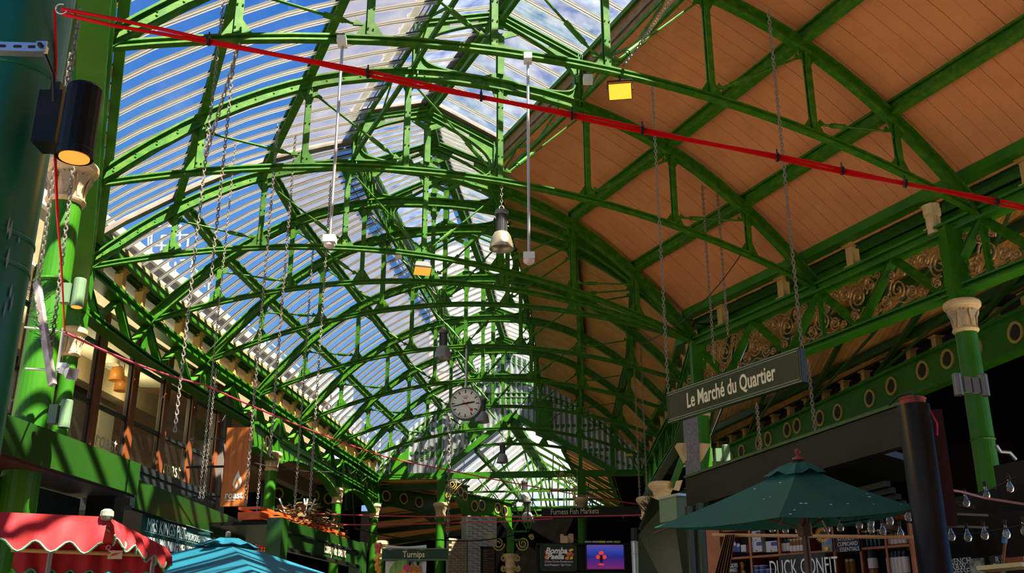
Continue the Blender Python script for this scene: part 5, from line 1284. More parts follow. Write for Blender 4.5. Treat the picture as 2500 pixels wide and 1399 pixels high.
# string of onions
rr = random.Random(2); root = empty('onion_string', PZ(923, 1399, 24), 'hanging string of yellow and pink onions left of the greengrocer sign', 'onions')
om = MB(); om.lathe([(0, -.05), (.035, -.035), (.05, 0), (.035, .035), (.01, .05), (0, .06)], 8); OM = [om.mesh('onion', mat('onion_%d' % i, c, .4), smooth=True) for i, c in enumerate(((.75, .32, .05), (.65, .10, .12), (.80, .55, .12)))]
for q in range(44):
    p = PZ(923 + rr.uniform(-5, 5), 1330 + q * 1.7, 24); inst('onion', OM[0 if q > 20 else 1 if q < 12 else 2], root, p, (0, 0, 0), (1.0, 1.0, 1.0))
column(*PZ(933, 1340, 25.5).xy, PZ(933, 1320, 25.5).z, 'green post with small cream cap left of the greengrocer sign', .10, group=GR, leaves=False)
# white brick pier and roller shutter
pp = Plane(PZ(1140, 1330, 34).xy, PZ(1215, 1330, 34.5).xy)
M['whitebrick'] = mat('white_painted_brick', (.52, .53, .50), .8, noise=(.42, .42, .38), nscale=6)
root = empty('brick_pier', pp.p(1175, 1420), 'white painted brick pier behind the narrow column', 'pier')
pc = [(1143, 1180), (1180, 1212)]
for r in range(26):
    v0 = 1262 + r * 6
    for k, (u0, u1) in enumerate(((1142, 1166), (1167, 1190), (1191, 1212)) if r % 2 else ((1142, 1154), (1155, 1178), (1179, 1202), (1203, 1212))):
        m = MB(); pp.slab(m, u0, v0, u1, v0 + 5.3, .10, random.uniform(-.004, .004)); m.build('brick', M['whitebrick'], root)
m = MB(); pp.slab(m, 1141, 1261, 1213, 1420, .5, -.09); m.build('core', mat('mortar', (.30, .30, .28), .9), root)
M['yellowbrick'] = mat('stock_brick', (.40, .32, .18), .8, noise=(.30, .24, .14), nscale=8)
root = empty('brick_return', pp.p(1118, 1420), 'yellow stock brick wall left of the white pier', 'pier')
for r in range(17):
    v0 = 1316 + r * 6
    for k in range(3):
        u0 = 1096 + k * 15 + (7 if r % 2 else 0); m = MB(); pp.slab(m, u0, v0, min(1139, u0 + 14), v0 + 5.3, .10, .1); m.build('brick', M['yellowbrick'], root)
m = MB(); pp.slab(m, 1095, 1315, 1140, 1420, .2, .02); m.build('core', bpy.data.materials['mortar'], root)
root = empty('roller_shutter', pp.p(1195, 1420, .4), 'rust brown roller shutter before the white brick pier', 'shutter')
M['rust'] = mat('rust_shutter', (.10, .035, .02), .5)
for r in range(13):
    m = MB(); pp.slab(m, 1180, 1340 + r * 6, 1208, 1344.5 + r * 6, .05, .5); m.build('slat', M['rust'], root)
m = MB(); pp.slab(m, 1176, 1335, 1212, 1340, .12, .5); m.build('shutter_head', M['iron'], root)
for u in (1176, 1209):
    m = MB(); pp.slab(m, u, 1336, u + 3, 1420, .08, .5); m.build('guide_rail', M['iron'], root)
# braced green mast with scrolls right of the pier
pg = Plane(PZ(1235, 1330, 31).xy, PZ(1300, 1330, 31).xy)
root = empty('braced_mast', pg.p(1245, 1420), 'bright green mast with cross bracing and gilded scrolls', 'mast')
m = MB(); pg.slab(m, 1237, 1300, 1255, 1372, .2); m.build('post', M['green'], root)
m = MB(); b_ = pg.p(1246, 1399, -.1); m.lathe([(.14, -1.6), (.14, .0), (.2, .06), (.2, .1), (.15, .12), (.16, .3), (.22, .42), (.24, .46)], 16, pg.p(1246, 1392, -.1)); m.build('capital', M['cream'], root)
m = MB(); m.rod(b_ - UP * 4, b_ - UP * .2, .13, 14); m.build('shaft', M['green'], root)
for (u0, v0, u1, v1) in ((1252, 1228, 1288, 1296), (1288, 1228, 1252, 1296), (1250, 1298, 1292, 1297), (1289, 1228, 1289, 1298), (1288, 1296, 1309, 1256)):
    m = MB(); m.beam(pg.p(u0, v0), pg.p(u1, v1), .07, .05); m.build('brace', M['green'], root)
m = MB(); m.rod(pg.p(1248, 1319), pg.p(1282, 1319), .04, 8); m.build('arm', M['green2'], root)
for sg, (u, v) in ((1, (1257, 1306)), (-1, (1236, 1306))):
    m = MB(); k_ = .012 * 28
    for c_, r0, a0, tn in (((.30, -.28), .24, PI, 2.0), ((.62, -.08), .10, PI, -1.5), ((.10, -.75), .12, PI / 2, 1.6), ((.10, -1.1), .10, PI / 2, -1.5)):
        m.sweep([pg.p(u, v) + pg.x * (q.x * sg * .8) + UP * (q.z * .9) for q in spiral(c_, r0, r0 * .2, a0, tn)], [(-.018, -.018), (.018, -.018), (.018, .018), (-.018, .018)], side=pg.n)
    m.build('scrollwork', M['ringgold'], root)
# fish market sign
pf = Plane(PZ(1320, 1250, 33.2).xy, PZ(1560, 1250, 32.6).xy)
root = empty('fish_market_sign', pf.p(1440, 1262), 'black sign board lettered Furness Fish Markets', 'sign')
m = MB(); pf.slab(m, 1322, 1239, 1562, 1263, .08); m.build('board', M['blackpaint'], root); ptext(pf, 'Furness Fish Markets', 1403, 1249, .245, 'letter', root, .05, .74)
# paella stall: chalk-black menu screen and television
pb_ = Plane(PZ(1320, 1360, 22).xy, PZ(1530, 1360, 22).xy)
cnt = empty('paella_counter', pb_.p(1425, 1420), 'dark stall counter carrying the two screens', 'stall counter')
m = MB(); pb_.slab(m, 1310, 1326, 1540, 1330, 1.0); m.build('top', M['blackpaint'], cnt); m = MB(); pb_.slab(m, 1310, 1394, 1540, 1440, .6, -.1); m.build('front', M['blackpaint'], cnt)
m = MB(); pb_.slab(m, 1310, 1330, 1540, 1396, .1, -.5); m.build('back', M['blackpaint'], cnt)
m = MB(); pb_.slab(m, 1405, 1330, 1432, 1396, .3, -.1); m.build('divider', M['blackpaint'], cnt); m = MB(); pb_.slab(m, 1525, 1330, 1540, 1396, .3, -.1); m.build('divider', M['blackpaint'], cnt)
root = empty('menu_screen', pb_.p(1363, 1392), 'black menu board lettered Bomba Paella in a dark green frame', 'menu board')
m = MB(); pb_.slab(m, 1322, 1331, 1406, 1392, .05); m.build('board', M['black'], root)
for px in ((1319, 1329, 1408, 1332), (1319, 1391, 1408, 1394), (1319, 1329, 1322, 1394), (1405, 1329, 1408, 1394)):
    m = MB(); pb_.slab(m, *px, .07, .01); m.build('frame', M['dgreen'], root)
ptext(pb_, 'Bomba', 1358, 1345, .17, 'letterw', root, .02, .95, .006, .25); ptext(pb_, 'Paella', 1356, 1359, .16, 'letterw', root, .02, .95, .006, .25)
ptext(pb_, 'Chicken-Chorizo-Mussels-Lemon', 1364, 1371, .062, 'letterw', root, .02, .72, 0, .2); ptext(pb_, 'Squid-Madagascar Tiger Prawn...', 1363, 1379, .062, 'letterw', root, .02, .72, 0, .2)
M['yel'] = mat('lemon_print', (.85, .60, .03), .6); M['shrimp'] = mat('prawn_print', (.75, .18, .05), .6)
for u, v, a, b, mt in ((1390, 1352, 8, 4, 'shrimp'), (1394, 1343, 6, 3, 'yel'), (1386, 1362, 7, 4, 'orangep'), (1394, 1362, 5, 4, 'yel'), (1335, 1350, 4, 7, 'shrimp'), (1334, 1361, 4, 5, 'orangep'), (1398, 1354, 4, 3, 'pink')): disc(pb_, u, v, a, b, 'food_picture', mt, root, .012, .3)
root = empty('television', pb_.p(1478, 1390), 'flat television glowing blue and purple with a red figure', 'television')
m = MB(); pb_.slab(m, 1430, 1327, 1526, 1392, .05); m.build('case', M['black'], root)
tv = bpy.data.materials.new('tv_picture'); tv.use_nodes = True; t_ = tv.node_tree; bs = t_.nodes['Principled BSDF']
tc = t_.nodes.new('ShaderNodeTexCoord'); sp = t_.nodes.new('ShaderNodeSeparateXYZ'); cr = t_.nodes.new('ShaderNodeValToRGB')
t_.links.new(tc.outputs['Generated'], sp.inputs[0]); t_.links.new(sp.outputs['Z'], cr.inputs['Fac'])
el = cr.color_ramp.elements; el[0].position = 0; el[0].color = (.14, .010, .10, 1); el[1].position = 1; el[1].color = (.08, .05, .22, 1)
for ps, co in ((.3, (.06, .008, .15, 1)), (.5, (.008, .012, .16, 1)), (.75, (.02, .04, .32, 1))): k = el.new(ps); k.color = co
t_.links.new(cr.outputs[0], bs.inputs['Emission Color']); bs.inputs['Emission Strength'].default_value = 1.0; bs.inputs['Base Color'].default_value = (.01, .01, .02, 1)
m = MB(); pb_.slab(m, 1433, 1330, 1523, 1389, .01, .02); m.build('screen', tv, root)
M['tvred'] = mat('screen_red', (.3, .01, .01), .5, emit=(.8, .05, .03), estr=.7); M['tvblack'] = mat('screen_black', (.004, .004, .006), .5)
for u, v, a, b, mt in ((1468, 1350, 6, 5, 'tvred'), (1460, 1360, 5, 5, 'tvred'), (1476, 1360, 5, 5, 'tvred'), (1468, 1364, 4, 10, 'tvblack'), (1468, 1378, 8, 2, 'tvred')): disc(pb_, u, v, a, b, 'screen_figure', mt, root, .026)
# cardboard box, foil rolls and bucket on that counter
M['card'] = mat('cardboard', (.50, .34, .20), .8)
root = empty('cardboard_box', pb_.p(1385, 1326, -.2), 'open cardboard box standing on the paella counter', 'box')
for px, of in (((1368, 1308, 1386, 1326), .0), ((1387, 1304, 1400, 1326), -.12), ((1370, 1311, 1398, 1326), -.4)):
    m = MB(); pb_.slab(m, *px, .02, of); m.build('side', M['card'], root)
for px in ((1368, 1304, 1376, 1309), (1390, 1303, 1399, 1305)):
    m = MB(); pb_.slab(m, *px, .02, -.05); m.build('flap', M['card'], root)
M['foil'] = mat('foil_roll', (.6, .6, .62), .3, .6)
for k, (u, c_) in enumerate(((1428, 'foil'), (1446, 'foil'), (1462, 'yel'), (1480, 'foil'), (1498, 'melon'))):
    p = pb_.p(u, 1324, -.1); m = MB(); m.rod(p, p + pb_.x * .14, .03, 10); tag(m.build('wrap_roll', M[c_]), 'short roll on the counter above the television, %s' % ('first', 'second', 'third', 'fourth', 'fifth')[k], 'roll', 'rolls above the television')
root = empty('metal_flue', PZ(1551, 1328, 20), 'shiny metal flue pipe right of the television', 'flue'); m = MB(); q = PZ(1551, 1354, 20); m.lathe([(.075, -2), (.075, .0), (.08, .01), (.08, .03), (.075, .04), (.075, .22), (.08, .23), (.075, .25)], 14, q); m.build('pipe', M['steel'], root)
m = MB(); m.lathe([(.07, .25), (.07, .5)], 14, q); m.build('upper_pipe', M['iron'], root)
# hanging board with bird spikes and the grey green board at right
p0, p1 = PZ(1590, 1215, 17), PZ(1560, 1292, 16.5)
root = empty('spiked_board', p1, 'slanted dark board with bird spikes left of the pale green box', 'sign'); m = MB(); m.plate([p0, p0 + Vector((.35, .7, 0)), p1 + Vector((.35, .7, 0)), p1], (.03, 0, 0)); m.build('board', M['signgreen'], root)
m = MB(); rr = random.Random(9)
for q in range(60):
    b_ = p0.lerp(p1, rr.uniform(0, .5)); m.rod(b_, b_ + Vector((rr.uniform(-.12, .05), 0, rr.uniform(.02, .14))), .004, 3)
tag(m.build('bird_spikes', M['iron'], root), kind='stuff')
pq = Plane(PZ(1610, 1240, 14).xy, PZ(1662, 1240, 13.6).xy); M['palegreen'] = mat('pale_green_board', (.16, .24, .13), .45)
root = empty('notice_box', pq.p(1636, 1275), 'pale green box mounted at the left end of the black kiosk', 'box'); m = MB(); pq.slab(m, 1610, 1214, 1652, 1273, .25); m.build('body', M['palegreen'], root); m = MB(); pq.slab(m, 1606, 1209, 1656, 1215, .3, .02); m.build('lid', M['steel'], root)
# grey granite pier and slanting pipes behind it
pr_ = Plane(PZ(1690, 1100, 17).xy, PZ(1720, 1100, 17).xy)
m = MB(); _l, _r = pr_.p(1676, 1120), pr_.p(1705, 1120); _zt = pr_.p(1690, 1015).z; m.plate([Vector((_l.x, _l.y, 0)), Vector((_r.x, _r.y, 0)), Vector((_r.x, _r.y, _zt)), Vector((_l.x, _l.y, _zt))], pr_.n * .3); tag(m.build('granite_pier', mat('granite', (.20, .19, .21), .7, noise=(.12, .115, .13), nscale=30)), 'grey granite pier below the left end of the hanging sign', 'pier')
root = empty('corbel', pr_.p(1690, 1130), 'cream tapered corbel behind the granite pier', 'corbel')
for sg, px in ((-1, ((1650, 1086), (1680, 1086), (1680, 1128), (1672, 1128))), (1, ((1704, 1086), (1732, 1088), (1712, 1126), (1704, 1128)))):
    m = MB(); m.plate([pr_.p(u, v, -.1) for u, v in px], pr_.n * .3); m.build('wedge', M['cream'], root)
m = MB(); m.rod(PZ(1640, 1190, 17.5), PZ(1668, 1115, 17.5), .06, 10); m.rod(PZ(1668, 1115, 17.5), PZ(1690, 1060, 17.5), .06, 10); tag(m.build('green_pipe', M['green']), 'slanting bright green pipe left of the granite pier', 'pipe')
for k, (u, v, zc) in enumerate(((1615, 1178, 18.5), (1580, 1214, 22))): 
    q = PZ(u, v, zc); column(q.x, q.y, q.z, 'column with cream capital behind the pale green box' if k == 0 else 'distant column with cream capital left of the pale green box', .14, group=GR, leaves=False)
for k, (u, v) in enumerate(((1622, 1200), (1644, 1196))):
    p = PZ(u, v, 15.5); m = MB(); m.plate([p, p + Vector((.10, .1, 0)), p + Vector((.16, .1, .16)), p + Vector((.05, 0, .13))], (0, .04, 0)); tag(m.build('wooden_wedge', M['cream']), 'yellow timber offcut on the pale green box, %s' % ('left', 'right')[k], 'offcut')
m = MB(); m.plate([PZ(u, v, z) for u, v, z in ((1560, 1305, 15.4), (1640, 1210, 14.8), (1690, 1190, 14.2), (1690, 1560, 14.2), (1560, 1560, 15.4))], (.02, .05, 0)); tag(m.build('kiosk_side_board', M['signgreen']), 'dark slanting side board left of the black kiosk', 'panel')
# yellow label on the dark gable panel
m = MB(); gpl = Plane(jp(.2, 1).xy, jp(.9, 1).xy); gpl.slab(m, 1529, 1108, 1545, 1113, .02, .2); tag(m.build('warning_label', M['yel']), 'small yellow label on the dark right part of the gable', 'label')
# ================================================================ black kiosk at right
_, ka, kb, kz, kn = panel((1682, 1170), (2240, 982), 1240, 3.7, 'kiosk_fascia', 'broad black fascia board of the right kiosk', 'blackpaint', 'fascia', .1)
kx = (kb - ka); kx.z = 0; kL = kx.length; kx.normalize(); ki = Vector((-kx.y, kx.x, 0)); ki = ki if ki.y > 0 else -ki
m = MB(); m.beam(ka + UP * .02, kb + UP * .02, .14, .03); tag(m.build('kiosk_coping', M['dgreen']), 'thin coping strip along the black kiosk fascia', 'coping')
kiosk = empty('kiosk', ka.lerp(kb, .5) * 1.0 + ki * .8 - UP * ka.z, 'black kiosk body behind the green umbrella', 'kiosk')
def kpt(t, i, z): return Vector((*(ka + kx * (kL * t) + ki * i).xy, z))
for nm, q in (('ceiling', [kpt(0, 0, 3.4), kpt(.86, 0, 3.4), kpt(.72, 1.2, 3.4), kpt(0, 1.2, 3.4)]),):
    m = MB(); m.plate(q, UP * .06); m.build(nm, M['blackpaint'], kiosk)
m = MB(); m.plate([kpt(-.02, 2.6, 0), kpt(.62, 2.6, 0), kpt(.62, 2.6, 3.4), kpt(-.02, 2.6, 3.4)], ki * .06); m.build('back_wall', M['blackpaint'], kiosk)
m = MB(); m.plate([kpt(0, 0, 0), kpt(0, 2.6, 0), kpt(0, 2.6, 3.6), kpt(0, 0, 3.6)], kx * .1); m.build('side_wall', M['blackpaint'], kiosk)
for k in range(5):
    m = MB(); m.beam(kpt(.1, .12 + .05 * k, 3.12 - .055 * k), kpt(.84, .12 + .05 * k, 3.12 - .055 * k), .05, .05); m.build('shutter_slat', M['blackpaint'], kiosk)
for t in (.02, .085):
    m = MB(); q = kpt(t, -.02, 0); m.lathe([(.09, 0), (.09, kz)], 18, q); tag(m.build('kiosk_post', M['blackgreen'] if 'blackgreen' in M else M['signgreen']), 'dark green post at the left end of the kiosk, %s' % ('outer' if t < .05 else 'inner'), 'post')
# black round pillar
pc_ = PZ(2255, 1180, 8.2); zt_ = vert(pc_, 990).z
root = empty('pillar', (pc_.x, pc_.y, 0), 'round black pillar at the right end of the kiosk fascia', 'pillar')
m = MB(); m.lathe([(.135, 0), (.132, 1.2), (.128, 1.21), (.125, zt_)], 30, (pc_.x, pc_.y, 0)); m.build('shaft', M['blackpaint'], root, smooth=True)
m = MB(); m.lathe([(.10, zt_), (.10, zt_ + .04), (.11, zt_ + .05), (.10, zt_ + .06)], 20, (pc_.x, pc_.y, 0)); m.build('red_collar', mat('rusty_red', (.35, .05, .025), .7), root)
m = MB(); m.box(pc_.x + .1, pc_.x + .25, pc_.y + .05, pc_.y + .3, zt_ - .95, zt_ - .02); m.build('junction_cabinet', M['maroon'], root)
m = MB(); m.tube([vert(pc_, 1000) + Vector((.10, -.05, 0)), vert(pc_, 1040) + Vector((.14, -.08, 0)), vert(pc_, 1070) + Vector((.12, -.1, 0))], .008, 6); m.build('loose_wire', M['red'], root)
m = MB(); m.tube([PZ(2170, 990, 8.4), PZ(2195, 965, 8.4), PZ(2225, 958, 8.3), PZ(2240, 975, 8.2)], .008, 6); tag(m.build('cable_loop', M['black']), 'black cable looping onto the pillar top', 'cable')
# green umbrella
ap = PZ(1950, 1132, 8.8); la_, ra_ = PZ(1597, 1288, 9.3), PZ(2244, 1241, 8.4); fr1 = PZ(1900, 1263, 8.0)
ctr = (la_ + ra_) / 2; bkp = ctr * 2 - fr1; bkp.z = (la_.z + ra_.z) / 2; bk2 = Vector((ap.x * 2 - fr1.x, ap.y * 2 - fr1.y, la_.z))
ra_.z = ra_.z
gu = umbrella(ap, [la_, fr1, ra_, bk2], 4, 'dark green market umbrella with a red finial before the black kiosk', M['greencloth'], .24, .03, finial=mat('red_finial', (.28, .04, .025), .4), poler=.03)
# splashes on the umbrella cloth
M['splash'] = mat('white_splash', (.75, .78, .75), .7)
rr = random.Random(21); m = MB()
for (u, v) in ((1890, 1162), (1908, 1174), (1846, 1189), (1868, 1214), (1884, 1209), (1952, 1224), (1964, 1224), (2025, 1227), (2066, 1225), (2129, 1226), (2195, 1227), (1936, 1240), (1926, 1250), (2113, 1201), (2119, 1208)):
    tA = (la_, fr1) if u < 1915 else (fr1, ra_)
    n_ = (tA[0] - ap).cross(tA[1] - ap).normalized(); r_ = ray(u, v); t = (ap - C0).dot(n_) / r_.dot(n_); c = C0 + r_ * t + n_ * (.03 if n_.y < 0 else -.03) - UP * .04
    x = (tA[1] - tA[0]).normalized(); y = n_.cross(x); s_ = rr.uniform(.006, .014)
    m.add([c + x * s_ * 1.6, c + y * s_ * .6, c - x * s_ * 1.6, c - y * s_ * .6], [(0, 1, 2, 3)])
tag(m.build('splashes', M['splash'], gu), kind='stuff')
# shelf unit behind the umbrella
ps = Plane(PZ(1745, 1330, 11.0).xy, PZ(2230, 1330, 9.6).xy)
M['shelfwood'] = mat('shelf_timber', (.42, .13, .03), .5, noise=(.30, .085, .02), nscale=6)
sh_ = empty('shelf_unit', ps.p(1980, 1440), 'orange timber shelf unit in the kiosk, two rows of goods', 'shelf')
for u in (1833, 1904, 1972, 2038, 2102, 2166, 2226):
    m = MB(); ps.slab(m, u - 2.5, 1276, u + 2.5, 1440, .30); m.build('upright', M['shelfwood'], sh_)
for v in (1276, 1349, 1425):
    m = MB(); a_, b_ = ps.p(1760, v), ps.p(2228, v); z_ = (ps.p(1980, v).z); m.beam(Vector((a_.x, a_.y, z_)) - ps.n * .15, Vector((b_.x, b_.y, z_)) - ps.n * .15, .30, .022); m.build('shelf', M['shelfwood'], sh_)
m = MB(); ps.slab(m, 1727, 1278, 1760, 1440, .5, .05); m.build('side_panel', M['shelfwood'], sh_)
m = MB(); ps.slab(m, 1760, 1270, 2230, 1440, .03, -.32); m.build('back_panel', M['intdark'], sh_)
shz = {v: ps.p(1980, v).z + .011 for v in (1349, 1425)}
SG = 'goods on the kiosk shelves'
def on_shelf(u, v): q = ps.p(u, v, -.06); return Vector((q.x, q.y, shz[1349 if v < 1352 else 1425]))
def bottle(u, v, h, r, body, lab, label, cap='black', neck=True, sq=False):
    p = on_shelf(u, v); root = empty('bottle' if neck else 'jar', p, label, 'bottle' if neck else 'jar', SG)
    m = MB(); m.lathe([(r * .9, 0), (r, .01), (r, h * .62), (r * .42, h * .78), (r * .36, h * .95), (r * .36, h)] if neck else [(r * .92, 0), (r, .008), (r, h * .82), (r * .86, h * .88)], 12, p); m.build('glass', M[body], root)
    if lab:
        m = MB(); m.lathe([(r * 1.02, h * .12), (r * 1.02, h * .52)], 12, p); m.build('label', M[lab], root)
    m = MB(); m.lathe([(r * .42, h * .96), (r * .42, h * 1.04)] if neck else [(r * .95, h * .88), (r * .95, h)], 12, p); m.build('cap', M[cap], root)
M['darkglass'] = mat('dark_bottle', (.012, .012, .010), .15); M['labelw'] = mat('white_label', (.55, .50, .48), .6); M['amberglass'] = mat('amber_jar', (.22, .08, .015), .2); M['bluetin'] = mat('blue_tin', (.02, .05, .22), .35); M['whitebox'] = mat('white_carton', (.55, .53, .55), .6); M['gilt'] = mat('gilt_cap', (.45, .33, .12), .35, .6)
ords = ('first', 'second', 'third', 'fourth', 'fifth', 'sixth', 'seventh', 'eighth')
for k, u in enumerate((1910, 1919, 1928)): bottle(u, 1345, .20, .028, 'darkglass', 'labelw', 'dark bottle beside the label jars on the upper shelf, %s from the left' % ords[k])
for k, u in enumerate((1936, 1945, 1953, 1961)): bottle(u, 1345, .14, .030, 'amberglass', 'labelw', 'jar with a wide white label left of the umbrella pole, %s' % ords[k], 'gilt', False)
for k, u in enumerate((2112, 2122, 2132, 2142, 2152)): bottle(u, 1345, .16, .026, 'darkglass', None, 'dark preserve jar right of the chalkboard, %s from the left' % ords[k], 'gilt', False)
for k, u in enumerate((2174, 2184, 2194, 2204, 2213)): bottle(u, 1345, .13, .028, 'amberglass', 'labelw', 'pale labelled jar at the right end of the upper shelf, %s' % ords[k], 'black', False)
for k, u in enumerate((2176, 2185, 2194, 2203, 2214)): bottle(u, 1390, .36, .036, 'darkglass', 'labelw', 'wine bottle at the right end of the lower shelf, %s from the left' % ords[k], 'gilt' if k == 3 else 'black')
for k, u in enumerate((2072, 2083)): bottle(u, 1390, .20, .028, 'amberglass', None, 'amber jar with gilt cap on the lower shelf, %s' % ('left', 'right')[k], 'gilt', False)
def carton(u0, v0, u1, v1, matl, label, stripe='bluetin', off=-.02):
    root = empty('carton', ps.p((u0 + u1) / 2, v1), label, 'box', SG); m = MB(); ps.slab(m, u0, v0, u1, v1, .10, off); m.build('body', M[matl], root)
    m = MB(); ps.slab(m, lerp(u0, u1, .45), lerp(v0, v1, .08), u1, lerp(v0, v1, .42), .004, off + .003); m.build('print', M[stripe], root)
    m = MB(); ps.slab(m, lerp(u0, u1, .4), lerp(v0, v1, .86), lerp(u0, u1, .56), lerp(v0, v1, .93), .004, off + .003); m.build('cut_out', M['black'], root)
carton(1835, 1321, 1860, 1347.5, 'whitebox', 'lower white carton of the stack at the left of the upper shelf'); carton(1835, 1296, 1857, 1320.5, 'whitebox', 'upper white carton of the stack at the left of the upper shelf'); carton(1870, 1321, 1897, 1347.5, 'whitebox', 'single white carton right of the stacked cartons')
for k, u in enumerate((1790, 1800, 1815)): carton(u - 6, 1322 + 4 * k, u + 6, 1347.5, 'bluetin' if k < 2 else 'labelw', 'small dark packet at the far left of the upper shelf, %s' % ords[k], 'labelw')
tm = MB(); tm.lathe([(.048, 0), (.05, .004), (.05, .034), (.046, .038)], 18); tm.lathe([(.051, .030), (.051, .036)], 18, mi=1); TM = tm.mesh('tin', [M['bluetin'], M['whitebox']])
for k, u in enumerate((1851, 1867, 1881)):
    for j in range(5 - (k == 2)):
        p = on_shelf(u, 1400) + UP * (.040 * j); o = inst('tin', TM, None, p); tag(o, '%s flat blue tin of the %s stack on the lower kiosk shelf' % (('bottom', 'second lowest', 'middle', 'second highest', 'top')[j], ('left', 'middle', 'right')[k]), 'tin', SG)
for k, u in enumerate((2134, 2134, 2134)):
    p = on_shelf(u, 1400) + UP * (.10 * k); m = MB(); m.lathe([(.045, 0), (.047, .005), (.047, .085), (.043, .095)], 16, p); tag(m.build('jar', M[('amberglass', 'labelw', 'darkglass')[k]]), '%s jar of the stack in the right of the lower shelf' % ('bottom', 'middle', 'top')[k], 'jar', SG)
p = on_shelf(1813, 1400); root = empty('spray_bottle', p, 'colourful squeeze bottle with red spots on the lower shelf', 'bottle', SG)
m = MB(); m.lathe([(.04, 0), (.042, .01), (.042, .13), (.03, .16), (.016, .18), (.016, .20)], 14, p); m.build('body', mat('lime_print', (.45, .60, .25), .4, noise=(.65, .05, .04), nscale=14, thr=(.5, .56)), root); m = MB(); m.lathe([(.022, .2), (.022, .23), (.008, .25)], 10, p); m.build('cap', M['orangep'], root)
# printed tin with a lemon, sunflower, chalkboards
root = empty('lemon_tin', ps.p(2019, 1347), 'upright blue tin printed with a lemon beside the sunflower', 'tin', SG)
m = MB(); ps.slab(m, 2006, 1313, 2032, 1347.5, .05, .02); m.build('body', mat('sky_print', (.05, .18, .45), .4), root); m = MB(); ps.slab(m, 2007, 1330, 2031, 1347, .004, .024); m.build('field_print', mat('field_print', (.35, .22, .16), .5), root); disc(ps, 2018, 1340, 5, 4.5, 'lemon', 'yel', root, .03)
root = empty('sunflower', ps.p(2010, 1330, .2), 'large artificial sunflower hanging over the shelf', 'flower')
c = ps.p(2010, 1306, .2); kk = (ps.p(2011, 1306, .2) - c).length
disc(ps, 2010, 1306, 9, 9, 'seed_head', 'intdark', root, .2)
M['petal'] = mat('sunflower_petal', (.62, .30, .02), .6)
for q in range(22):
    a = 2 * PI * q / 22; d_ = ps.x * math.cos(a) + UP * math.sin(a); e_ = ps.x * -math.sin(a) + UP * math.cos(a)
    m = MB(); m.plate([c + d_ * 8 * kk, c + d_ * 13 * kk + e_ * 2.4 * kk + ps.n * .01, c + d_ * 20 * kk + ps.n * .02, c + d_ * 13 * kk - e_ * 2.4 * kk + ps.n * .01], ps.n * .004); m.build('petal', M['petal'], root)
def chalk(pl, px, lines, size, label, off, matl='black', lm='letterw', xs=.7, lead=10, frame=None, skew=0.0, du=0):
    root = empty('chalkboard', pl.p((px[0] + px[2]) / 2, px[3], off), label, 'chalkboard', 'kiosk chalkboards'); m = MB(); pl.slab(m, *px, .03, off); m.build('slate', M[matl], root)
    for k, t in enumerate(lines): ptext(pl, t, (px[0] + px[2]) / 2 + (k - (len(lines) - 1) / 2) * du, px[1] + lead * (k + .7), size, lm, root, off + .003, xs, 0, skew, nm='chalk_lettering')
    return root
chalk(ps, (2040, 1306, 2098, 1347), ('KITCHEN', 'CUPBOARD', 'ESSENTIALS'), .055, 'small chalkboard reading Kitchen Cupboard Essentials', .03, lead=13, du=5)
chalk(ps, (1772, 1374, 1802, 1425), ('ARGOTS', 'SNAILS'), .05, 'small chalkboard about snails on the lower shelf', .03, lead=11)
chalk(ps, (1905, 1352, 2016, 1440), ('DUCK CONFIT',), .21, 'large chalkboard reading Duck Confit hanging before the shelf', .45, 'black', 'letterw', .50, 48)
# wooden pole, brown cloth, string lights
m = MB(); m.rod(ps.p(1740, 1306, .55), ps.p(2230, 1312, .55), .017, 10); tag(m.build('wooden_pole', mat('pale_pole', (.58, .30, .12), .5)), 'pale wooden pole hung level before the kiosk shelf', 'pole')
root = empty('brown_cloth', ps.p(1765, 1400, .55), 'brown pleated cloth draped over the wooden pole', 'cloth'); M['brown'] = mat('brown_cloth', (.26, .12, .045), .8)
m = MB(); K = 18
tp = [ps.p(1770 + 25 * i / K, 1303 + 3 * abs(math.sin(i)), .60 + .03 * math.sin(i * 1.9)) for i in range(K + 1)]; bt = [ps.p(1738 + 40 * i / K, 1420, .62 + .04 * math.sin(i * 1.9)) for i in range(K + 1)]
m.add(tp + bt, [(i, i + 1, K + 2 + i, K + 1 + i) for i in range(K)]); m.build('folds', M['brown'], root)
M['bulb'] = glassmat('bulb_glass', (.9, .9, .9), .12, (.9, .88, .8), .12)
bm_ = MB(); bm_.lathe([(.012, .06), (.014, .03), (.030, .0), (.034, -.02), (.026, -.045), (0, -.055)], 12); BU = bm_.mesh('bulb', M['bulb'], smooth=True)
so_ = MB(); so_.lathe([(.013, .055), (.015, .06), (.015, .095), (.01, .1)], 10); SO = so_.mesh('socket', M['black'])
def lights(pts, bulbs, label, zc0, zc1):
    a, b = pts[0], pts[-1]; root = empty('string_lights', PZ(*a, zc0), label, 'string lights')
    path = [PZ(u, v, lerp(zc0, zc1, i / (len(pts) - 1))) for i, (u, v) in enumerate(pts)]
    m = MB(); m.tube(path, .006, 5); m.build('wire', M['iron'], root)
    for (u, v, t) in bulbs:
        p = PZ(u, v, lerp(zc0, zc1, t)); bo = inst('bulb', BU, root, p); inst('socket', SO, bo, p)
lights([(2052, 1276), (2090, 1272), (2130, 1266), (2170, 1258), (2218, 1249)], [(2051, 1283, 0), (2097, 1277, .25), (2125, 1272, .45), (2172, 1268, .72), (2217, 1258, 1)], 'string of clear bulbs under the green umbrella rim', 8.9, 8.7)
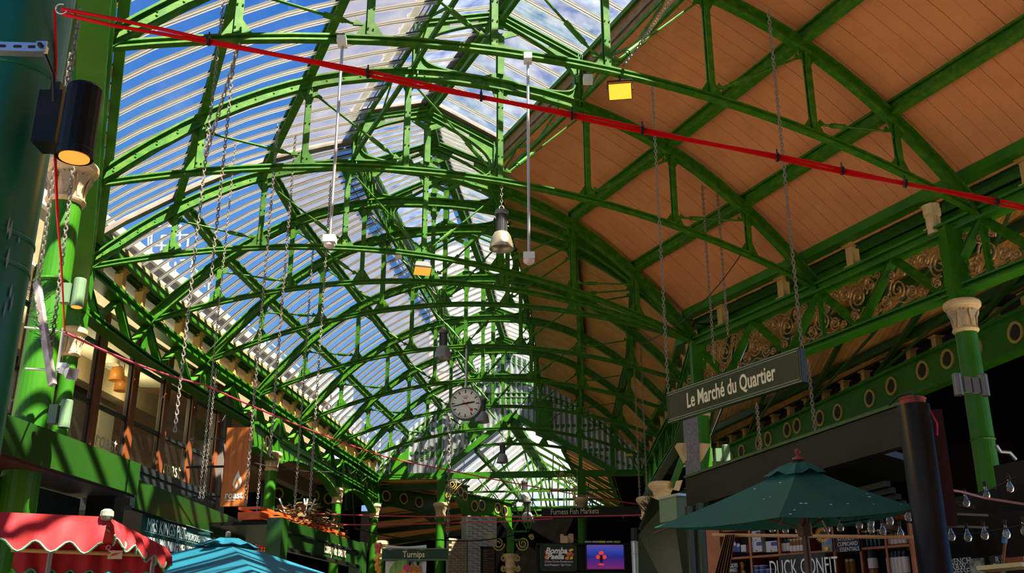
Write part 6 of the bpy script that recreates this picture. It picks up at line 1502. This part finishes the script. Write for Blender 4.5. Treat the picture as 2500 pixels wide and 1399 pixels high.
lights([(1825, 1285), (1960, 1279), (2020, 1283), (2125, 1285), (2200, 1300)], [(1885, 1286, .35), (1917, 1288, .5), (1949, 1289, .6), (2018, 1286, .7), (2126, 1287, .8), (2155, 1293, .9), (2198, 1300, 1)], 'second string of clear bulbs along the shelf head', 9.4, 9.2)
lights([(2300, 1302), (2360, 1305), (2405, 1299), (2500, 1282)], [(2322, 1305, .1), (2362, 1307, .4), (2403, 1302, .6), (2456, 1299, .8), (2500, 1292, 1)], 'string of clear bulbs right of the black pillar', 8.6, 8.4)
lights([(2305, 1240), (2360, 1222), (2410, 1200), (2480, 1165)], [(2310, 1238, 0), (2358, 1223, .3), (2407, 1204, .6), (2465, 1187, .9)], 'upper string of clear bulbs beside the far right column', 9.0, 8.8)
cable([PZ(2303, 1194, 8.4), PZ(2345, 1200, 8.5), PZ(2405, 1216, 8.6), PZ(2520, 1234, 8.6)], .010, mat('pale_pink_hose', (.45, .22, .20), .5), 'pale pink hose leaving the black pillar to the right', seg=6)
cable([PZ(2306, 1196, 8.4), PZ(2303, 1240, 8.4), PZ(2304, 1289, 8.4)], .009, bpy.data.materials['pale_pink_hose'], 'pale pink hose hanging down behind the black pillar', seg=4)
for k, v in enumerate((1254, 1284)):
    m = MB(); m.rod(PZ(2305, v, 9.5), PZ(2412, v + 4, 9.5), .012, 6); tag(m.build('steel_rail', M['lampgrey']), '%s grey rail right of the black pillar' % ('upper', 'lower')[k], 'rail')
m = MB(); m.beam(PZ(2308, 1224, 9.8), PZ(2380, 1240, 9.8), .03, .04); tag(m.build('red_batten', M['maroon']), 'slanting dark red batten right of the black pillar', 'batten')
pk = Plane(PZ(2310, 1380, 9.2).xy, PZ(2500, 1380, 8.6).xy)
chalk(pk, (2314, 1362, 2368, 1430), ('FRENCH', 'RAW', 'CHEESE'), .075, 'blue and white chalkboard reading French Raw Cheese', .0, xs=.85, lead=13, lm='silver')
chalk(pk, (2420, 1356, 2450, 1430), ('R', 'DL'), .07, 'small chalkboard with large letters right of the cheese board', .0, xs=.85, lead=16, lm='silver')
root = empty('price_card', pk.p(2390, 1399), 'white printed card with small pictures beside the cheese chalkboard', 'card'); m = MB(); pk.slab(m, 2371, 1363, 2404, 1430, .02, .05); m.build('sheet', mat('card_print', (.40, .42, .36), .6, noise=(.06, .12, .06), nscale=18), root)
root = empty('brush', pk.p(2448, 1399, .1), 'long handled brush with blue bristles', 'brush'); m = MB(); m.rod(pk.p(2446, 1400, .1), pk.p(2454, 1324, .1), .012, 6); m.build('handle', M['brown'], root); m = MB(); m.beam(pk.p(2452, 1326, .1), pk.p(2455, 1297, .1), .035, .03); m.build('bristles', mat('blue_bristle', (.03, .20, .42), .7), root)
m = MB(); pk.slab(m, 2455, 1360, 2500, 1385, .1, -.2); tag(m.build('orange_box', M['shelfwood']), 'orange timber box at the far right edge', 'box')
m = MB(); m.beam(PZ(2400, 1390, 7.6), PZ(2510, 1380, 7.4), .25, .03); tag(m.build('counter_edge', M['gilt']), 'gilt counter edge in the bottom right corner', 'counter')
root = empty('lamp_arm', PZ(2470, 1120, 11), 'slim bent lamp arm on the dark cabinet beside the far right column', 'lamp'); m = MB(); m.tube([PZ(2432, 1088, 11), PZ(2443, 1103, 11), PZ(2465, 1105, 11), PZ(2480, 1122, 11)], .02, 8); m.build('arm', M['steel'], root)
m = MB(); pl_ = Plane(PZ(2450, 1150, 11.2).xy, PZ(2540, 1150, 10.8).xy); pl_.slab(m, 2446, 1122, 2560, 1420, .6); tag(m.build('dark_cabinet', M['blackpaint']), 'tall black cabinet right of the far right column', 'cabinet')
pl3 = Plane(PZ(2370, 1300, 10).xy, PZ(2480, 1300, 9.6).xy); m = MB(); pl3.slab(m, 2385, 1252, 2520, 1440, .5); tag(m.build('dark_counter', M['blackpaint']), 'dark counter hiding the foot of the far right column', 'counter')
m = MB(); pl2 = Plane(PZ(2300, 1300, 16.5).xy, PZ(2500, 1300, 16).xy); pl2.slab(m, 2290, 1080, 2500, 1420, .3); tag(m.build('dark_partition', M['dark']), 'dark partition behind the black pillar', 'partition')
# ================================================================ outside: parapet block, railings and flag beyond the glass roof
oa_, ob_ = Vector((-1.62 * H, 2.2 * H)), Vector((-1.15 * H, 5.9 * H)); po = Plane(oa_, ob_)
M['stone'] = mat('parapet_stone', (.26, .19, .10), .8, noise=(.20, .15, .08), nscale=4); M['parapet'] = mat('white_cladding', (.30, .30, .29), .6)
root = empty('parapet_building', (oa_.x, oa_.y, 8), 'pale building parapet standing beyond the left glass roof', 'building')
tA, tB = PL(330, 590, oa_, ob_), PL(640, 870, oa_, ob_); ztop = (tA.z + tB.z) / 2
d_ = po.x if po.x.y > 0 else -po.x; n_out = Vector((-d_.y, d_.x, 0))
P0 = Vector((oa_.x, oa_.y, 0)) - d_ * 8; P1 = Vector((ob_.x, ob_.y, 0)) + d_ * 1.0
for nm, z0, z1, o0, mt in (('wall', wz(.9), ztop - .75, 0, 'stone'), ('cornice_band', ztop - .75, ztop - .45, -.12, 'parapet'), ('cornice_band', ztop - .43, ztop - .2, -.06, 'lead'), ('cornice_band', ztop - .2, ztop, -.16, 'parapet')):
    m = MB(); a_ = P0 + n_out * o0; b_ = P1 + n_out * o0; m.plate([a_ + UP * z0, b_ + UP * z0, b_ + UP * z1, a_ + UP * z1], n_out * .3); m.build(nm, M[mt], root)
M['railwhite'] = mat('white_rail', (.78, .78, .78), .5)
root = empty('roof_railing', (tA.x, tA.y, ztop), 'white tubular roof railings beyond the left glass roof', 'railing')
def orl(u, v): return PL(u, v, oa_ + n_out.xy * .8, ob_ + n_out.xy * .8)
for pts in (((369, 560), (369, 615)), ((369, 554), (442, 551)), ((440, 551), (436, 628)), ((395, 576), (460, 574)), ((460, 574), (456, 620)), ((395, 576), (393, 618)), ((372, 600), (440, 600)), ((440, 636), (470, 634)), ((410, 640), (408, 690)), ((428, 640), (426, 690)), ((470, 634), (466, 700)), ((466, 650), (512, 690)), ((470, 690), (468, 740)), ((510, 690), (508, 742)), ((480, 660), (476, 720)), ((430, 672), (500, 700))):
    m = MB(); m.rod(orl(*pts[0]), orl(*pts[1]), .028, 6); m.build('rail', M['railwhite'], root)
for q in range(9):
    p = Vector((tB.x, tB.y, ztop)) + d_ * (q * 2.2) + n_out * .8; m = MB(); m.rod(p, p + UP * 1.1, .03, 6); m.build('rail', M['railwhite'], root)
for z in (.55, 1.1):
    p = Vector((tB.x, tB.y, ztop + z)) + n_out * .8; m = MB(); m.rod(p, p + d_ * 17.6, .025, 6); m.build('rail', M['railwhite'], root)
root = empty('flag', orl(367, 580), 'pink and white flag on a pole beyond the left glass roof', 'flag'); pf0 = orl(362, 580)
m = MB(); m.rod(orl(362, 610), orl(362, 535), .02, 6); m.build('pole', M['railwhite'], root)
m = MB(); K = 8; tp = [orl(362 + 13 * i / K, 540 + 3 * math.sin(i)) for i in range(K + 1)]; bt = [orl(360 + 8 * i / K, 578) + n_out * (.05 * math.sin(i * 1.3)) for i in range(K + 1)]
m.add(tp + bt, [(i, i + 1, K + 2 + i, K + 1 + i) for i in range(K)]); m.build('cloth', mat('flag_cloth', (.85, .80, .82), .7, noise=(.80, .06, .25), nscale=4, thr=(.5, .52)), root)
# distant office block left of the far roof
ob2 = empty('glass_office', (-20, 62, 0), 'distant grey blue office block seen through the far left glazing', 'building')
m = MB(); m.box(-30, -11, 62, 75, 0, 18.5); m.build('wall', mat('office_grey', (.20, .22, .25), .6), ob2)
for i in range(10):
    for j in range(2):
        m = MB(); m.box(-29 + i * 2.0, -27.7 + i * 2.0, 61.9, 62.1, 13 + j * 2.8, 15 + j * 2.8); m.build('window', bpy.data.materials['far_pane'], ob2)
m = MB(); m.box(-15.4, -14.6, 9, 21.5, 0, wz(1.05)); tag(m.build('wall_left_building', M['intwall']), kind='structure')
# ================================================================ behind the camera: unseen end wall, and solid roof added to shade foreground column
l_, r_ = v2(LP['Z']), v2(RP['Z']); bd_ = (l_ - v2(LP['C'])).normalized()
ss_ = [i / 14 for i in range(15)]
m = MB(); A_ = [W(*(l_.lerp(r_, s)), zr(s) if .38 > s or s > .62 else 1.60) for s in ss_]; B_ = [p + Vector((bd_.x, bd_.y, 0)) * 16 for p in A_]
m.add(A_ + B_, [(i, i + 1, 16 + i, 15 + i) for i in range(14)]); tag(m.build('shading_ceiling_behind', M['board2']), kind='structure')
q_ = W(*(l_ + bd_ * 2.6), 0); q2_ = W(*(r_ + bd_ * 2.6), 0)
wallp('wall_behind', q_.xy - Vector((8, -3)), q2_.xy + Vector((8, 3)), 0, wz(1.45), M['dark'])
# end
